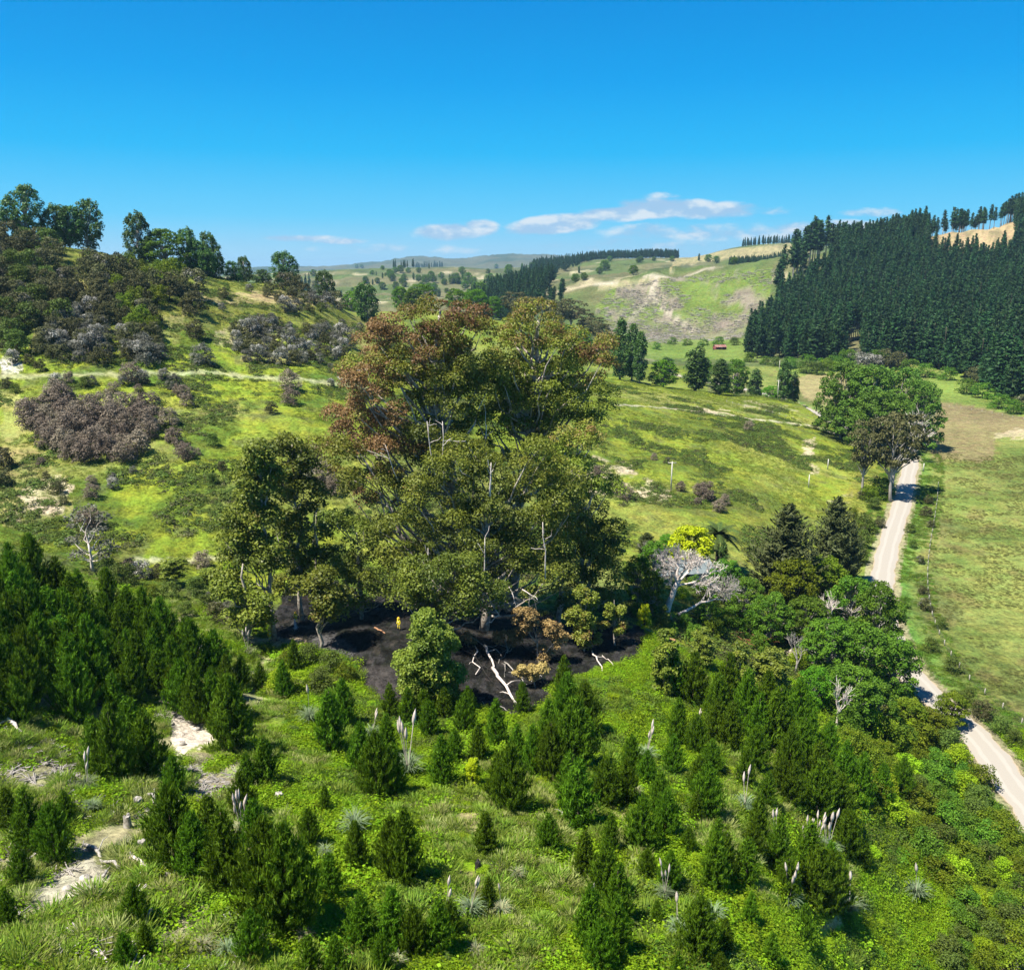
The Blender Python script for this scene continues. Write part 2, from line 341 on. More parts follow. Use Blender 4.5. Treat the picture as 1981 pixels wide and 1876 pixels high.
# foreground: creeper lime, pale grass, soil
fg = GY < 118
pale = c3(.24, .27, .09)
lime = c3(.15, .23, .010)
col[fg] = lerp(lime+0*col, GR2, ss(nz2, .5, .68)*.8)[fg]
NW = fbm(GX/11+5, GY/11+77, 4)
paleM = fg & ((PXw+(NW-.5)*500 < 540) | (((PXg-1020)/180)**2+((PYg-1640)/200)**2+(NW-.5)*2.5 < 1) | (((PXg-1490)/130)**2+((PYg-1600)/170)**2+(NW-.5)*2.5 < 1))
col[paleM] = lerp(col, pale, ss(nz1, .42, .56)*.75)[paleM]
soilM = fg & (PXw+(NW-.5)*400 < 470)
col[soilM] = lerp(col, c3(.30, .25, .17), ss(fbm(GX/3, GY/3+40, 3), .60, .68)*.7)[soilM]
for poly, c, s in (([(290, 1335), (330, 1335), (360, 1380), (430, 1430), (430, 1450), (380, 1455), (330, 1470), (320, 1400)], c3(.52, .46, .37), 1), ([(0, 1380), (25, 1395), (50, 1425), (40, 1435), (0, 1400)], c3(.4, .36, .3), .9),
             ([(60, 1290), (110, 1285), (120, 1320), (80, 1325)], c3(.38, .33, .25), .9), ([(240, 1290), (300, 1270), (310, 1300), (260, 1310)], c3(.34, .28, .2), .8),
             ([(70, 1720), (120, 1685), (180, 1660), (230, 1680), (215, 1720), (150, 1745), (90, 1760)], c3(.42, .38, .30), .85), ([(0, 1650), (30, 1660), (25, 1700), (0, 1700)], CLAY, .8), ([(200, 1520), (300, 1510), (300, 1560), (210, 1560)], c3(.34, .30, .22), .6),
             ([(560, 1790), (610, 1770), (620, 1800), (575, 1830)], c3(.34, .27, .17), .8), ([(1080, 1450), (1110, 1560), (1140, 1700), (1120, 1740), (1080, 1600)], c3(.32, .30, .14), .5),
             ([(1385, 1310), (1420, 1300), (1440, 1350), (1400, 1360)], c3(.2, .1, .05), .7), ([(1290, 1245), (1340, 1250), (1350, 1290), (1300, 1290)], c3(.2, .26, .06), .9),
             ([(1560, 1390), (1680, 1400), (1700, 1480), (1580, 1490)], c3(.17, .20, .02), .9)):
    pm(poly, 20, 160, c, s)
DRY = [[(878, 1575), (930, 1570), (940, 1612), (900, 1628)], [(862, 1658), (930, 1675), (915, 1702), (858, 1692)], [(1085, 1565), (1115, 1565), (1135, 1640), (1105, 1645)], [(1560, 1792), (1620, 1768), (1645, 1800), (1590, 1832)], [(1625, 1735), (1670, 1745), (1660, 1775), (1630, 1765)],
       [(640, 1830), (690, 1815), (700, 1850), (650, 1865)], [(955, 1500), (985, 1460), (1000, 1480), (975, 1530)], [(420, 1300), (450, 1290), (460, 1310), (430, 1325)], [(1185, 1560), (1215, 1560), (1220, 1600), (1195, 1600)]]
for q_ in DRY: pm(q_, 20, 118, c3(.30, .24, .13), .85)
creep = [(560, 1530), (700, 1590), (820, 1530), (880, 1620), (760, 1700), (600, 1640)]
pm(creep, 20, 118, lime, .9); pm([(1020, 1380), (1240, 1310), (1280, 1380), (1200, 1480), (1130, 1500), (1030, 1440)], 20, 118, lime*1.1, .95)
pm([(1170, 1700), (1400, 1780), (1650, 1800), (1740, 1876), (1150, 1876)], 20, 118, lime, .9)
# burnt bench
burn_poly = [(515, 1225), (520, 1180), (555, 1140), (620, 1118), (680, 1128), (700, 1150), (790, 1150), (900, 1150), (1000, 1180), (1120, 1200), (1240, 1208), (1255, 1232), (1235, 1275), (1150, 1300), (1075, 1320), (1068, 1358), (1010, 1390), (940, 1375), (900, 1350), (830, 1360), (740, 1370), (700, 1330), (690, 1290), (640, 1262), (560, 1250), (510, 1240)]
BM = inpoly(burn_poly) & (GY > 70) & (GY < 175)
paint(BM, BURN, .97); BF = fbm(GX/.9, GY/.9, 3)
paint(BM & (BF > .56), c3(.034, .032, .033), .8); paint(BM & (BF < .40), c3(.006, .006, .006), .8); paint(BM & (fbm(GX/1.5+70, GY/.7, 3) > .66), c3(.07, .055, .045), .4)
pm([(690, 1280), (770, 1275), (770, 1380), (730, 1385), (700, 1340)], 70, 150, c3(.06, .052, .05), .8, NZc)
pm([(565, 1205), (640, 1200), (690, 1250), (650, 1290), (600, 1250)], 70, 150, c3(.09, .085, .085), .8, NZc)
pm([(455, 1225), (560, 1230), (600, 1262), (540, 1275), (450, 1262)], 70, 150, c3(.34, .27, .18), .8)
# paddocks on the valley floor
padd = (flood > .6) & (GY < 700)
gp = lerp(c3(.12, .155, .033)+0*col, c3(.175, .20, .05), ss(nz1, .4, .6)); gp = lerp(gp, c3(.10, .10, .04), ss(nz3, .5, .62)*.6); gp = lerp(gp, c3(.16, .10, .05), ss(nz2, .62, .7)*.35)
col[padd] = gp[padd]
pl = (flood > .6)
paint(pl & inpoly([(1810, 780), (1860, 785), (1990, 812), (1990, 838), (1930, 840), (1925, 890), (1860, 893), (1800, 885)]), c3(.20, .155, .08), .75)
paint(pl & inpoly([(1780, 760), (1800, 725), (1990, 715), (1990, 808), (1860, 785)]), c3(.15, .21, .04), .9)
paint(pl & inpoly([(1535, 735), (1560, 722), (1640, 727), (1620, 790), (1560, 770)]), c3(.25, .21, .10), .85)
paint(pl & inpoly([(1500, 700), (1640, 700), (1640, 722), (1500, 722)]), c3(.12, .18, .03), .8)
paint(pl & inpoly([(1925, 838), (1990, 830), (1990, 850), (1930, 848)]), c3(.4, .33, .22), .6)
# verges
vg = (RD < 9) & (RD > 2.8) & (GY < 600)
col[vg] = lerp(col, c3(.10, .20, .03), ss(-RD, -9, -4)*.8)[vg]
ed = (RD < 4.0) & (GY < 600); col[ed] = lerp(col, c3(.30, .25, .16), .75*np.ones(Z.shape))[ed]
bk = (sd > 4) & (sd < 16) & (GY < 330); col[bk] = lerp(col, c3(.17, .17, .03), .6*np.ones(Z.shape))[bk]
# far country
far = GY > 640
fc = lerp(c3(.075, .105, .03)+0*col, c3(.125, .12, .055), ss(fbm(GX/120, GY/120, 4), .42, .62)); fc = lerp(fc, c3(.05, .07, .03), ss(fbm(GX/90+7, GY/90, 4), .58, .68)*.7)
fc = lerp(fc, CLAY, ss(fbm(GX/70+70, GY/70, 4), .70, .76)*.6)
vf = fbm(GX/400, GY/400, 4); fc2 = lerp(c3(.04, .06, .035)+0*col, c3(.08, .085, .05), ss(vf, .45, .6))
col[far] = lerp(fc, fc2, ss(GY, 3500, 5000))[far]
fl = (flood < .5) & (GY > 440) & (GY <= 640); col[fl] = (col*.6+c3(.10, .13, .02)*.4)[fl]
# clear-felled hillside
ccp = [(1150, 600), (1180, 560), (1270, 540), (1400, 530), (1500, 520), (1500, 560), (1480, 600), (1440, 650), (1350, 668), (1200, 668), (1170, 630)]
CCM = inpoly(ccp) & (GY > 700) & (GY < 1400)
cc = lerp(c3(.11, .155, .03)+0*col, c3(.19, .165, .12), ss(fbm(GX/18, GY/30, 4), .47, .6)); cc = lerp(cc, c3(.19, .15, .125), ss(PYg, 590, 665)*.65)
col = np.where(CCM[..., None], cc, col)
for poly, c in (([(1262, 552), (1282, 552), (1274, 566)], c3(.26, .23, .17)),
                ([(1140, 545), (1240, 535), (1300, 537), (1240, 552), (1160, 556)], c3(.26, .23, .13)), ([(1300, 500), (1500, 470), (1560, 472), (1540, 485), (1420, 500), (1300, 515)], c3(.28, .24, .12)),
                ([(1780, 440), (1880, 430), (1960, 425), (1990, 430), (1970, 500), (1850, 510), (1780, 500)], c3(.34, .25, .14))):
    pm(poly, 700, 3500, c, .9, NZc*.5+.5)
def track_w(pts, width, c, s=.95):
    P = []
    for px, y in pts:
        zz = 40.
        for _ in range(5): dep = y*CP-(zz-H)*SP; x = (px-CX)/F*dep; zz = float(ground(x, y))
        P.append((x, y))
    P = catmull(P, 8); m = (GY > 700) & (GY < 1300); d = np.full(Z.shape, 1e9); d[m], _ = dist_poly(GX[m], GY[m], P)
    global col; d = d+(nz2-.5)*width*.6; col = lerp(col, c, (1-ss(d, width*.5, width*.8))*s)
track_w([(1150, 1040), (1200, 1055), (1262, 1062), (1310, 1075), (1380, 1090), (1450, 1095), (1530, 1092)], 9, c3(.33, .295, .22))
track_w([(1272, 1062), (1266, 1030), (1260, 1000), (1285, 955), (1320, 915), (1345, 885)], 5, c3(.30, .265, .20))
track_w([(1262, 1000), (1240, 960), (1222, 925)], 4, c3(.26, .235, .18), .7)
track_w([(1150, 1090), (1220, 1105), (1300, 1118)], 8, c3(.30, .26, .17), .6)
pm([(1170, 655), (1440, 655), (1500, 690), (1440, 700), (1190, 690)], 500, 900, c3(.12, .18, .03), .8)
col = np.clip(col, 0.004, .8)
burnattr = BM.astype(float)

# ------------------------------------------------------------------ materials
MATS = {}
def mat(name):
    m = D.materials.new(name); m.use_nodes = True; nt = m.node_tree; nt.nodes.clear()
    o = nt.nodes.new('ShaderNodeOutputMaterial'); MATS[name] = m; return m, nt, o
def plain(name, c, rough=.8, var=.25, scale=3., bump=0., c2=None, metal=0., obj_coords=True):
    m, nt, o = mat(name); b = N(nt, 'ShaderNodeBsdfPrincipled'); L(nt, b.outputs[0], o.inputs[0])
    tcn = N(nt, 'ShaderNodeTexCoord'); nz = N(nt, 'ShaderNodeTexNoise'); nz.inputs['Scale'].default_value = scale; nz.inputs['Detail'].default_value = 5
    L(nt, tcn.outputs['Object'], nz.inputs['Vector'])
    c2 = c2 or tuple(v*(1-var*1.5) for v in c)
    fac = smooth(nt, nz.outputs[0], .35, .65)
    L(nt, mixc(nt, fac, c, c2), b.inputs['Base Color']); b.inputs['Roughness'].default_value = rough; b.inputs['Metallic'].default_value = metal
    b.inputs['Specular IOR Level'].default_value = .25
    if bump:
        bp = N(nt, 'ShaderNodeBump'); bp.inputs['Strength'].default_value = bump; bp.inputs['Distance'].default_value = .05
        L(nt, nz.outputs[0], bp.inputs['Height']); L(nt, bp.outputs[0], b.inputs['Normal'])
    return m
def leafmat(name, c1, c2, c3_=None, trans=.25, rough=.55, spec=.12):
    """c1 dark .. c2 light by the 'tint' attribute of each leaf cluster; c3_ for tint > 1 (dead, brown foliage)"""
    m, nt, o = mat(name)
    at_ = N(nt, 'ShaderNodeAttribute', attribute_name='tint'); oi = N(nt, 'ShaderNodeObjectInfo')
    k = smooth(nt, at_.outputs['Fac'], 0, 1); k2 = N(nt, 'ShaderNodeClamp'); L(nt, at_.outputs['Fac'], k2.inputs[0])
    cc_ = mixc(nt, k2.outputs[0], c1, c2)
    if c3_:
        cc_ = mixc(nt, smooth(nt, at_.outputs['Fac'], .9, 1.75), cc_, c3_)
    h = N(nt, 'ShaderNodeHueSaturation'); L(nt, cc_, h.inputs['Color'])
    L(nt, math_n(nt, 'ADD', math_n(nt, 'MULTIPLY', oi.outputs['Random'], .03), .485), h.inputs['Hue'])
    L(nt, math_n(nt, 'ADD', math_n(nt, 'MULTIPLY', oi.outputs['Random'], .5), .75), h.inputs['Value'])
    b = N(nt, 'ShaderNodeBsdfPrincipled'); L(nt, h.outputs[0], b.inputs['Base Color']); b.inputs['Roughness'].default_value = rough
    b.inputs['Specular IOR Level'].default_value = spec
    t = N(nt, 'ShaderNodeBsdfTranslucent'); L(nt, h.outputs[0], t.inputs[0])
    mx = N(nt, 'ShaderNodeMixShader'); mx.inputs[0].default_value = trans; L(nt, b.outputs[0], mx.inputs[1]); L(nt, t.outputs[0], mx.inputs[2])
    L(nt, mx.outputs[0], o.inputs[0]); return m

m, nt, o = mat('ground_cover_earth')
ca = N(nt, 'ShaderNodeAttribute', attribute_name='col'); ba = N(nt, 'ShaderNodeAttribute', attribute_name='burn')
tcn = N(nt, 'ShaderNodeTexCoord'); geo = N(nt, 'ShaderNodeNewGeometry')
def tn(sc, det=5, rough=.6, vec=None):
    n = N(nt, 'ShaderNodeTexNoise'); n.inputs['Scale'].default_value = sc; n.inputs['Detail'].default_value = det; n.inputs['Roughness'].default_value = rough
    L(nt, vec or tcn.outputs['Object'], n.inputs['Vector']); return n
fine = tn(1.6, 8, .75); med = tn(.35, 6, .65); big = tn(.05, 5, .6); huge = tn(.012, 6, .7)
v = math_n(nt, 'ADD', smooth(nt, fine.outputs[0], .3, .7, .52, 1.42), smooth(nt, med.outputs[0], .3, .7, -.22, .22))
v = math_n(nt, 'ADD', v, smooth(nt, big.outputs[0], .3, .7, -.12, .12)); v = math_n(nt, 'ADD', v, smooth(nt, huge.outputs[0], .35, .65, -.15, .15))
vm = N(nt, 'ShaderNodeVectorMath', operation='SCALE'); L(nt, ca.outputs['Color'], vm.inputs[0]); L(nt, v, vm.inputs['Scale'])
hs = N(nt, 'ShaderNodeHueSaturation'); L(nt, vm.outputs[0], hs.inputs['Color'])
L(nt, smooth(nt, med.outputs[1] if False else tn(.22, 4).outputs[0], .35, .65, .482, .518), hs.inputs['Hue'])
b = N(nt, 'ShaderNodeBsdfPrincipled'); L(nt, hs.outputs[0], b.inputs['Base Color']); b.inputs['Roughness'].default_value = .9; b.inputs['Specular IOR Level'].default_value = .1
bp = N(nt, 'ShaderNodeBump'); bp.inputs['Strength'].default_value = .9; bp.inputs['Distance'].default_value = .35
hgt = math_n(nt, 'ADD', math_n(nt, 'MULTIPLY', med.outputs[0], 2.2), fine.outputs[0]); L(nt, hgt, bp.inputs['Height'])
bp2 = N(nt, 'ShaderNodeBump'); bp2.inputs['Strength'].default_value = .7; bp2.inputs['Distance'].default_value = 9.; L(nt, huge.outputs[0], bp2.inputs['Height']); L(nt, bp2.outputs[0], bp.inputs['Normal'])
L(nt, bp.outputs[0], b.inputs['Normal']); L(nt, b.outputs[0], o.inputs[0])
GROUND_MAT = m

# ------------------------------------------------------------------ ground, sea, road
V = np.stack([GX, GY, Z], -1).reshape(-1, 3)
ii = (np.arange(NY-1)[:, None]*NT+np.arange(NT-1)[None, :]).ravel()
Fq = np.stack([ii, ii+1, ii+NT+1, ii+NT], 1)
g = obj('ground', mesh('ground', V, Fq, [GROUND_MAT], {'col': col.reshape(-1, 3), 'burn': burnattr.ravel()}, smooth=True)); tag(g, kind='structure')
seam = plain('sea_water', (.03, .09, .16), .25, .1, .001)
s = obj('sea', mesh('sea', [(-18000, 12400, 0), (18000, 12400, 0), (18000, 20000, 0), (-18000, 20000, 0)], np.array([[0, 1, 2, 3]]), [seam])); tag(s, kind='structure')
m, nt, o = mat('gravel')
uvn = N(nt, 'ShaderNodeAttribute', attribute_name='across'); al = N(nt, 'ShaderNodeTexCoord')
n_a = N(nt, 'ShaderNodeTexNoise'); n_a.inputs['Scale'].default_value = .5; n_a.inputs['Detail'].default_value = 8; n_a.inputs['Roughness'].default_value = .7; L(nt, al.outputs['Object'], n_a.inputs['Vector'])
w = math_n(nt, 'ABSOLUTE', uvn.outputs['Fac']); wh = math_n(nt, 'ABSOLUTE', math_n(nt, 'SUBTRACT', w, .45))
tr = math_n(nt, 'ADD', smooth(nt, wh, 0, .28, 1, 0), math_n(nt, 'MULTIPLY', math_n(nt, 'SUBTRACT', n_a.outputs[0], .5), 1.1))
cc_ = mixc(nt, smooth(nt, tr, .2, .9), (.29, .26, .22), (.325, .295, .255))
cc_ = mixc(nt, smooth(nt, math_n(nt, 'ADD', w, math_n(nt, 'MULTIPLY', math_n(nt, 'SUBTRACT', n_a.outputs[0], .5), .5)), .86, 1.05), cc_, (.33, .25, .16))
b = N(nt, 'ShaderNodeBsdfPrincipled'); b.inputs['Roughness'].default_value = .95; L(nt, cc_, b.inputs['Base Color'])
bp = N(nt, 'ShaderNodeBump'); bp.inputs['Strength'].default_value = .3; bp.inputs['Distance'].default_value = .05; L(nt, n_a.outputs[0], bp.inputs['Height']); L(nt, bp.outputs[0], b.inputs['Normal'])
L(nt, b.outputs[0], o.inputs[0]); GRAVEL = m
def ribbon(name, line, half, matl, lift=.06, cross=7):
    line = np.array(line); d = np.gradient(line, axis=0); d /= np.linalg.norm(d, axis=1)[:, None]; nrm = np.stack([-d[:, 1], d[:, 0]], 1)
    u = np.linspace(-1, 1, cross); V = []; A = []
    for i in range(len(line)):
        hw = half*(1+.08*math.sin(i*.7)+.05*math.sin(i*1.9))
        for q in u:
            p = line[i]+nrm[i]*q*hw; V.append((p[0], p[1], float(ground(p[0], p[1]))+lift+.05*(1-q*q))); A.append(q)
    ii = (np.arange(len(line)-1)[:, None]*cross+np.arange(cross-1)[None, :]).ravel()
    return obj(name, mesh(name, V, np.stack([ii, ii+cross, ii+cross+1, ii+1], 1), [matl], {'across': A}, smooth=True))
tag(ribbon('gravel_road', ROAD, 2.6, GRAVEL), kind='structure')
# ------------------------------------------------------------------ foliage and wood builders
GM = {}
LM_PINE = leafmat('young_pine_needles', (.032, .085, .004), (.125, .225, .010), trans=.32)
LM_FOREST = leafmat('forest_pine_needles', (.010, .030, .012), (.036, .088, .022), (.08, .07, .05), trans=.12)
LM_EUC = leafmat('gum_leaves', (.075, .11, .012), (.21, .25, .026), (.20, .108, .045), trans=.32, spec=.3)
LM_SCORCH = leafmat('scorched_leaves', (.22, .15, .06), (.36, .26, .10), (.30, .14, .06), trans=.2)
LM_GREEN = leafmat('broad_leaves', (.045, .11, .010), (.135, .245, .018), (.14, .20, .02), trans=.3)
LM_OLIVE = leafmat('olive_leaves', (.055, .10, .005), (.175, .22, .012), (.17, .13, .03), trans=.3)
LM_POPLAR = leafmat('poplar_leaves', (.030, .08, .015), (.095, .185, .03), (.12, .16, .08), trans=.25, spec=.3)
LM_LIME = leafmat('golden_leaves', (.30, .38, .008), (.50, .56, .015), trans=.35)
LM_BRIGHT = leafmat('bright_leaves', (.05, .15, .008), (.14, .30, .015), trans=.35)
LM_SCRUBD = leafmat('scrub_dark', (.040, .044, .018), (.115, .115, .04), (.2, .19, .17), trans=.15)
LM_SCRUBG = leafmat('scrub_grey', (.065, .065, .045), (.19, .19, .15), (.42, .40, .37), trans=.15)
LM_SCRUBB = leafmat('scrub_brown', (.10, .08, .055), (.27, .22, .165), (.2, .17, .14), trans=.15)
LM_CREEP = leafmat('creeper_leaves', (.11, .20, .006), (.27, .41, .014), (.32, .36, .02), trans=.4)
LM_GRASSP = leafmat('pale_grass', (.20, .24, .06), (.40, .42, .15), (.52, .42, .22), trans=.4)
LM_GRASSG = leafmat('green_grass', (.10, .18, .014), (.27, .36, .05), (.36, .32, .12), trans=.4)
LM_PAST = leafmat('pasture_tufts', (.09, .13, .014), (.23, .27, .03), (.3, .27, .09), trans=.2)
LM_FERN = leafmat('hill_fern', (.045, .075, .014), (.12, .17, .025), (.16, .13, .06), trans=.2)
LM_BURN = leafmat('charred_litter', (.006, .006, .006), (.03, .028, .028), (.10, .07, .05), trans=0)
LM_PAMPAS = leafmat('pampas_leaves', (.09, .14, .07), (.25, .31, .17), (.45, .38, .22), trans=.3)
LM_MACRO = leafmat('macrocarpa', (.030, .042, .014), (.085, .10, .032), (.07, .07, .03), trans=.1)
LM_PLANE = leafmat('plane_leaves', (.04, .11, .015), (.125, .24, .03), trans=.3)
LM_PALM = leafmat('palm_fronds', (.02, .04, .012), (.09, .13, .03), trans=.15)
WD_DARK = plain('bark_dark', (.09, .07, .055), bump=.5, scale=6)
WD_GUM = plain('bark_gum', (.46, .41, .35), bump=.3, scale=2.5, c2=(.25, .20, .165))
WD_WHITE = plain('bleached_wood', (.62, .57, .53), bump=.3, scale=4, c2=(.46, .37, .32))
WD_GREY = plain('grey_wood', (.36, .33, .30), bump=.4, scale=5, c2=(.2, .18, .16))
WD_PINE = plain('bark_pine', (.11, .085, .065), bump=.4, scale=4)
WD_CHAR = plain('charred_wood', (.015, .014, .014), bump=.4, scale=6, c2=(.04, .035, .03))
WD_CUT = plain('cut_wood', (.38, .20, .11), scale=4)
PLUME = plain('pampas_plume', (.58, .50, .44), scale=8, var=.2)
def unit(v): return v/np.maximum(np.linalg.norm(v, axis=-1, keepdims=True), 1e-9)
class MB:
    def __init__(s): s.V = []; s.F = []; s.T = []; s.n = 0
    def add(s, V, Fc, t=0.5):
        V = np.asarray(V, float); s.V.append(V); s.F.append(np.asarray(Fc)+s.n); s.T.append(np.full(len(V), t) if np.isscalar(t) else np.asarray(t)); s.n += len(V)
    def tube(s, path, rad, sides=6, cap=True):
        P = np.asarray(path, float); n = len(P); R = np.asarray(rad if not np.isscalar(rad) else [rad]*n, float)
        d = unit(np.gradient(P, axis=0)); ref = np.where(np.abs(d[:, 2:3]) > .9, np.array([[1., 0, 0]]), np.array([[0., 0, 1]]))
        a = unit(np.cross(d, ref)); b = np.cross(d, a); th = np.arange(sides)*2*math.pi/sides
        V = P[:, None, :]+R[:, None, None]*(a[:, None, :]*np.cos(th)[None, :, None]+b[:, None, :]*np.sin(th)[None, :, None])
        Fc = []
        for i in range(n-1):
            for j in range(sides):
                k = (j+1) % sides; Fc.append((i*sides+j, i*sides+k, (i+1)*sides+k, (i+1)*sides+j))
        V = V.reshape(-1, 3)
        if cap:
            V = np.vstack([V, P[0], P[-1]]); c0 = n*sides; 
            for j in range(0, sides, 2):
                Fc.append((c0, (j+2) % sides, (j+1) % sides, j)); e = (n-1)*sides; Fc.append((c0+1, e+j, e+(j+1) % sides, e+(j+2) % sides))
        s.add(V, np.array(Fc))
    def cards(s, P, Nn, size, tint, rng, aspect=1.0, up=None, fold=.18):
        """leaf sprays: folded quads around P with normals Nn"""
        P = np.asarray(P); n = len(P); Nn = unit(Nn)
        r = rng.normal(size=(n, 3)) if up is None else np.asarray(up)+rng.normal(size=(n, 3))*.25
        u = unit(r-(r*Nn).sum(1, keepdims=True)*Nn); w = np.cross(Nn, u)
        size = np.broadcast_to(np.asarray(size, float), (n,)); L_ = (size*aspect*.5)[:, None]; Wd = (size*.5)[:, None]
        j = lambda: (1+rng.uniform(-.3, .3, (n, 1)))
        V = np.stack([P-u*L_*j(), P+w*Wd*j()-Nn*fold*size[:, None], P+u*L_*j(), P-w*Wd*j()-Nn*fold*size[:, None]], 1).reshape(-1, 3)
        i = np.arange(n)*4; s.add(V, np.stack([i, i+1, i+2, i+3], 1), np.repeat(np.clip(tint, 0, 2), 4))
    def clump(s, c, r, n, size, tint, rng, up_bias=.35, shell=.62, jit=.7):
        r = np.broadcast_to(np.asarray(r, float), (3,)); d = unit(rng.normal(size=(n, 3))); d[:, 2] = np.where(d[:, 2] < -.35, -d[:, 2], d[:, 2]); d = unit(d)
        rr = rng.uniform(shell, 1.06, (n, 1)); P = np.asarray(c)+d*r*rr
        Nn = unit(d/r)+rng.normal(size=(n, 3))*jit; Nn[:, 2] += up_bias
        t = tint+rng.normal(size=n)*.16+d[:, 2]*.06
        s.cards(P, Nn, size*rng.uniform(.65, 1.35, n), t, rng)
    def build(s, name, m, parent=None, smooth=False):
        me = mesh(name, np.vstack(s.V), np.vstack(s.F), [m], {'tint': np.concatenate(s.T)}, smooth)
        return obj(name, me, parent)
    def data(s, name, m, smooth=False):
        return mesh(name, np.vstack(s.V), np.vstack(s.F), [m], {'tint': np.concatenate(s.T)}, smooth)
def bend(a, b, n=5, sag=0.0, rng=None, wob=0.0):
    a = np.asarray(a, float); b = np.asarray(b, float); t = np.linspace(0, 1, n)[:, None]; P = a+(b-a)*t
    P[:, 2] += (np.sin(t[:, 0]*math.pi))*sag*np.linalg.norm(b-a)
    if rng is not None and wob: P[1:-1] += rng.normal(size=(n-2, 3))*wob*np.linalg.norm(b-a)
    return P
PROTO = {}
def park(root):                      # the first of each kind is used as the first individual
    root['_proto'] = 1; return root
def tree_proto(key, name, trunk_fn, crown_fn, lm, wm, seeds):
    PROTO[key] = []
    for sd_ in seeds:
        rng = np.random.default_rng(sd_); tr = MB(); cr = MB(); info = trunk_fn(tr, rng); crown_fn(cr, rng, info)
        PROTO[key].append((name, tr.data('trunk', wm, True), cr.data('crown', lm)))
_used = {}
def plant(key, p, h, rz=None, w=1.0, label=None, cat='tree', group=None, var=None, name=None, lean=0.0, parts=True):
    """one tree (kinds are modelled 1 unit tall): an Empty at its foot with trunk and crown"""
    L_ = PROTO[key]; k = var if var is not None else random.randrange(len(L_)); nm, tm, cm = L_[k % len(L_)]
    rz = random.uniform(0, 6.28) if rz is None else rz
    r = empty(name or nm, p, rz, (h*w, h*w, h)); r.rotation_euler.x = lean*math.cos(rz+1); r.rotation_euler.y = lean
    obj('trunk', tm, r); obj('crown', cm, r); tag(r, label, cat, group); return r

# --- young plantation pine (unit height)
def yp_trunk(tr, rng):
    tr.tube(bend((0, 0, -.03), (rng.normal()*.02, rng.normal()*.02, .97), 6, 0, rng, .006), np.linspace(.02, .004, 6), 5); return {}
def yp_crown(cr, rng, info, wide=.27, k=1.0):
    z = .05
    while z < .97:
        L0 = wide*1.12*(1-z)**.82*(.55+.45*min(1, (z+.12)*3)); nb = rng.integers(7, 11); a0 = rng.uniform(0, 6.28)
        for b_ in range(nb):
            az_ = a0+b_*6.283/nb+rng.normal()*.22; Lb = L0*rng.uniform(.72, 1.15)+.012; rise = rng.uniform(.45, .85)
            nt_ = max(3, int(Lb/.014)); u = np.linspace(.25, 1, nt_); dr = np.array([math.cos(az_), math.sin(az_), 0])
            P = np.array([0, 0, z])+dr*Lb*u[:, None]; P[:, 2] += Lb*rise*u**1.7; P += rng.normal(size=P.shape)*.012
            up = dr*.45+np.array([0, 0, 1.0])+rng.normal(size=(nt_, 3))*.25
            for q in range(3):
                Nn = rng.normal(size=(nt_, 3)); Nn[:, 2] *= .3; Nn += dr*.4
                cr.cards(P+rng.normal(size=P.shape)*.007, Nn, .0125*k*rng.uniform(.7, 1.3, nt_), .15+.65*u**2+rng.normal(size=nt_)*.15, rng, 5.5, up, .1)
        z += rng.uniform(.038, .056)
    for q in range(10):
        cr.cards(np.array([[0, 0, .97-.012*q]]), rng.normal(size=(1, 3))*[1, 1, .2], .022, .8, rng, 3.4, np.array([[0, 0, 1.]]), .1)
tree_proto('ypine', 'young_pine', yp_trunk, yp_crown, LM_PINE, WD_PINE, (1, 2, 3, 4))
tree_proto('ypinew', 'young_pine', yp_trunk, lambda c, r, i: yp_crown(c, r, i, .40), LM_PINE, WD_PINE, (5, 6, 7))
# --- tall forest pine
def fp_trunk(tr, rng):
    tr.tube(bend((0, 0, -.02), (rng.normal()*.012, rng.normal()*.012, .97), 5), np.linspace(.012, .003, 5), 5); return {}
def fp_crown(cr, rng, info, z0=.13, wide=.13):
    z = z0
    while z < 1:
        s_ = (z-z0)/(1-z0); L0 = wide*(1-s_)**.7*(.5+.5*min(1, s_*5+.3)); nb = rng.integers(4, 7)
        for b_ in range(nb):
            az_ = rng.uniform(0, 6.28); Lb = L0*rng.uniform(.5, 1.25)+.008; nt_ = max(2, int(Lb/.014)); u = np.linspace(.25, 1, nt_); dr = np.array([math.cos(az_), math.sin(az_), 0])
            P = np.array([0, 0, z])+dr*Lb*u[:, None]; P[:, 2] += Lb*rng.uniform(-.1, .45)*u; P += rng.normal(size=P.shape)*.007
            Nn = rng.normal(size=(nt_, 3))*.6+[0, 0, .5]+dr*.5
            cr.cards(P, Nn, .026*rng.uniform(.7, 1.3, nt_), .2+.5*u+rng.normal(size=nt_)*.2, rng, 2.6, dr+np.array([0, 0, .8]), .15)
        z += rng.uniform(.016, .028)
tree_proto('fpine', 'pine_tree', fp_trunk, fp_crown, LM_FOREST, WD_PINE, (11, 12, 13, 14))
tree_proto('fpinebare', 'pine_tree', fp_trunk, lambda c, r, i: fp_crown(c, r, i, .42, .10), LM_FOREST, WD_GREY, (15, 16, 17))
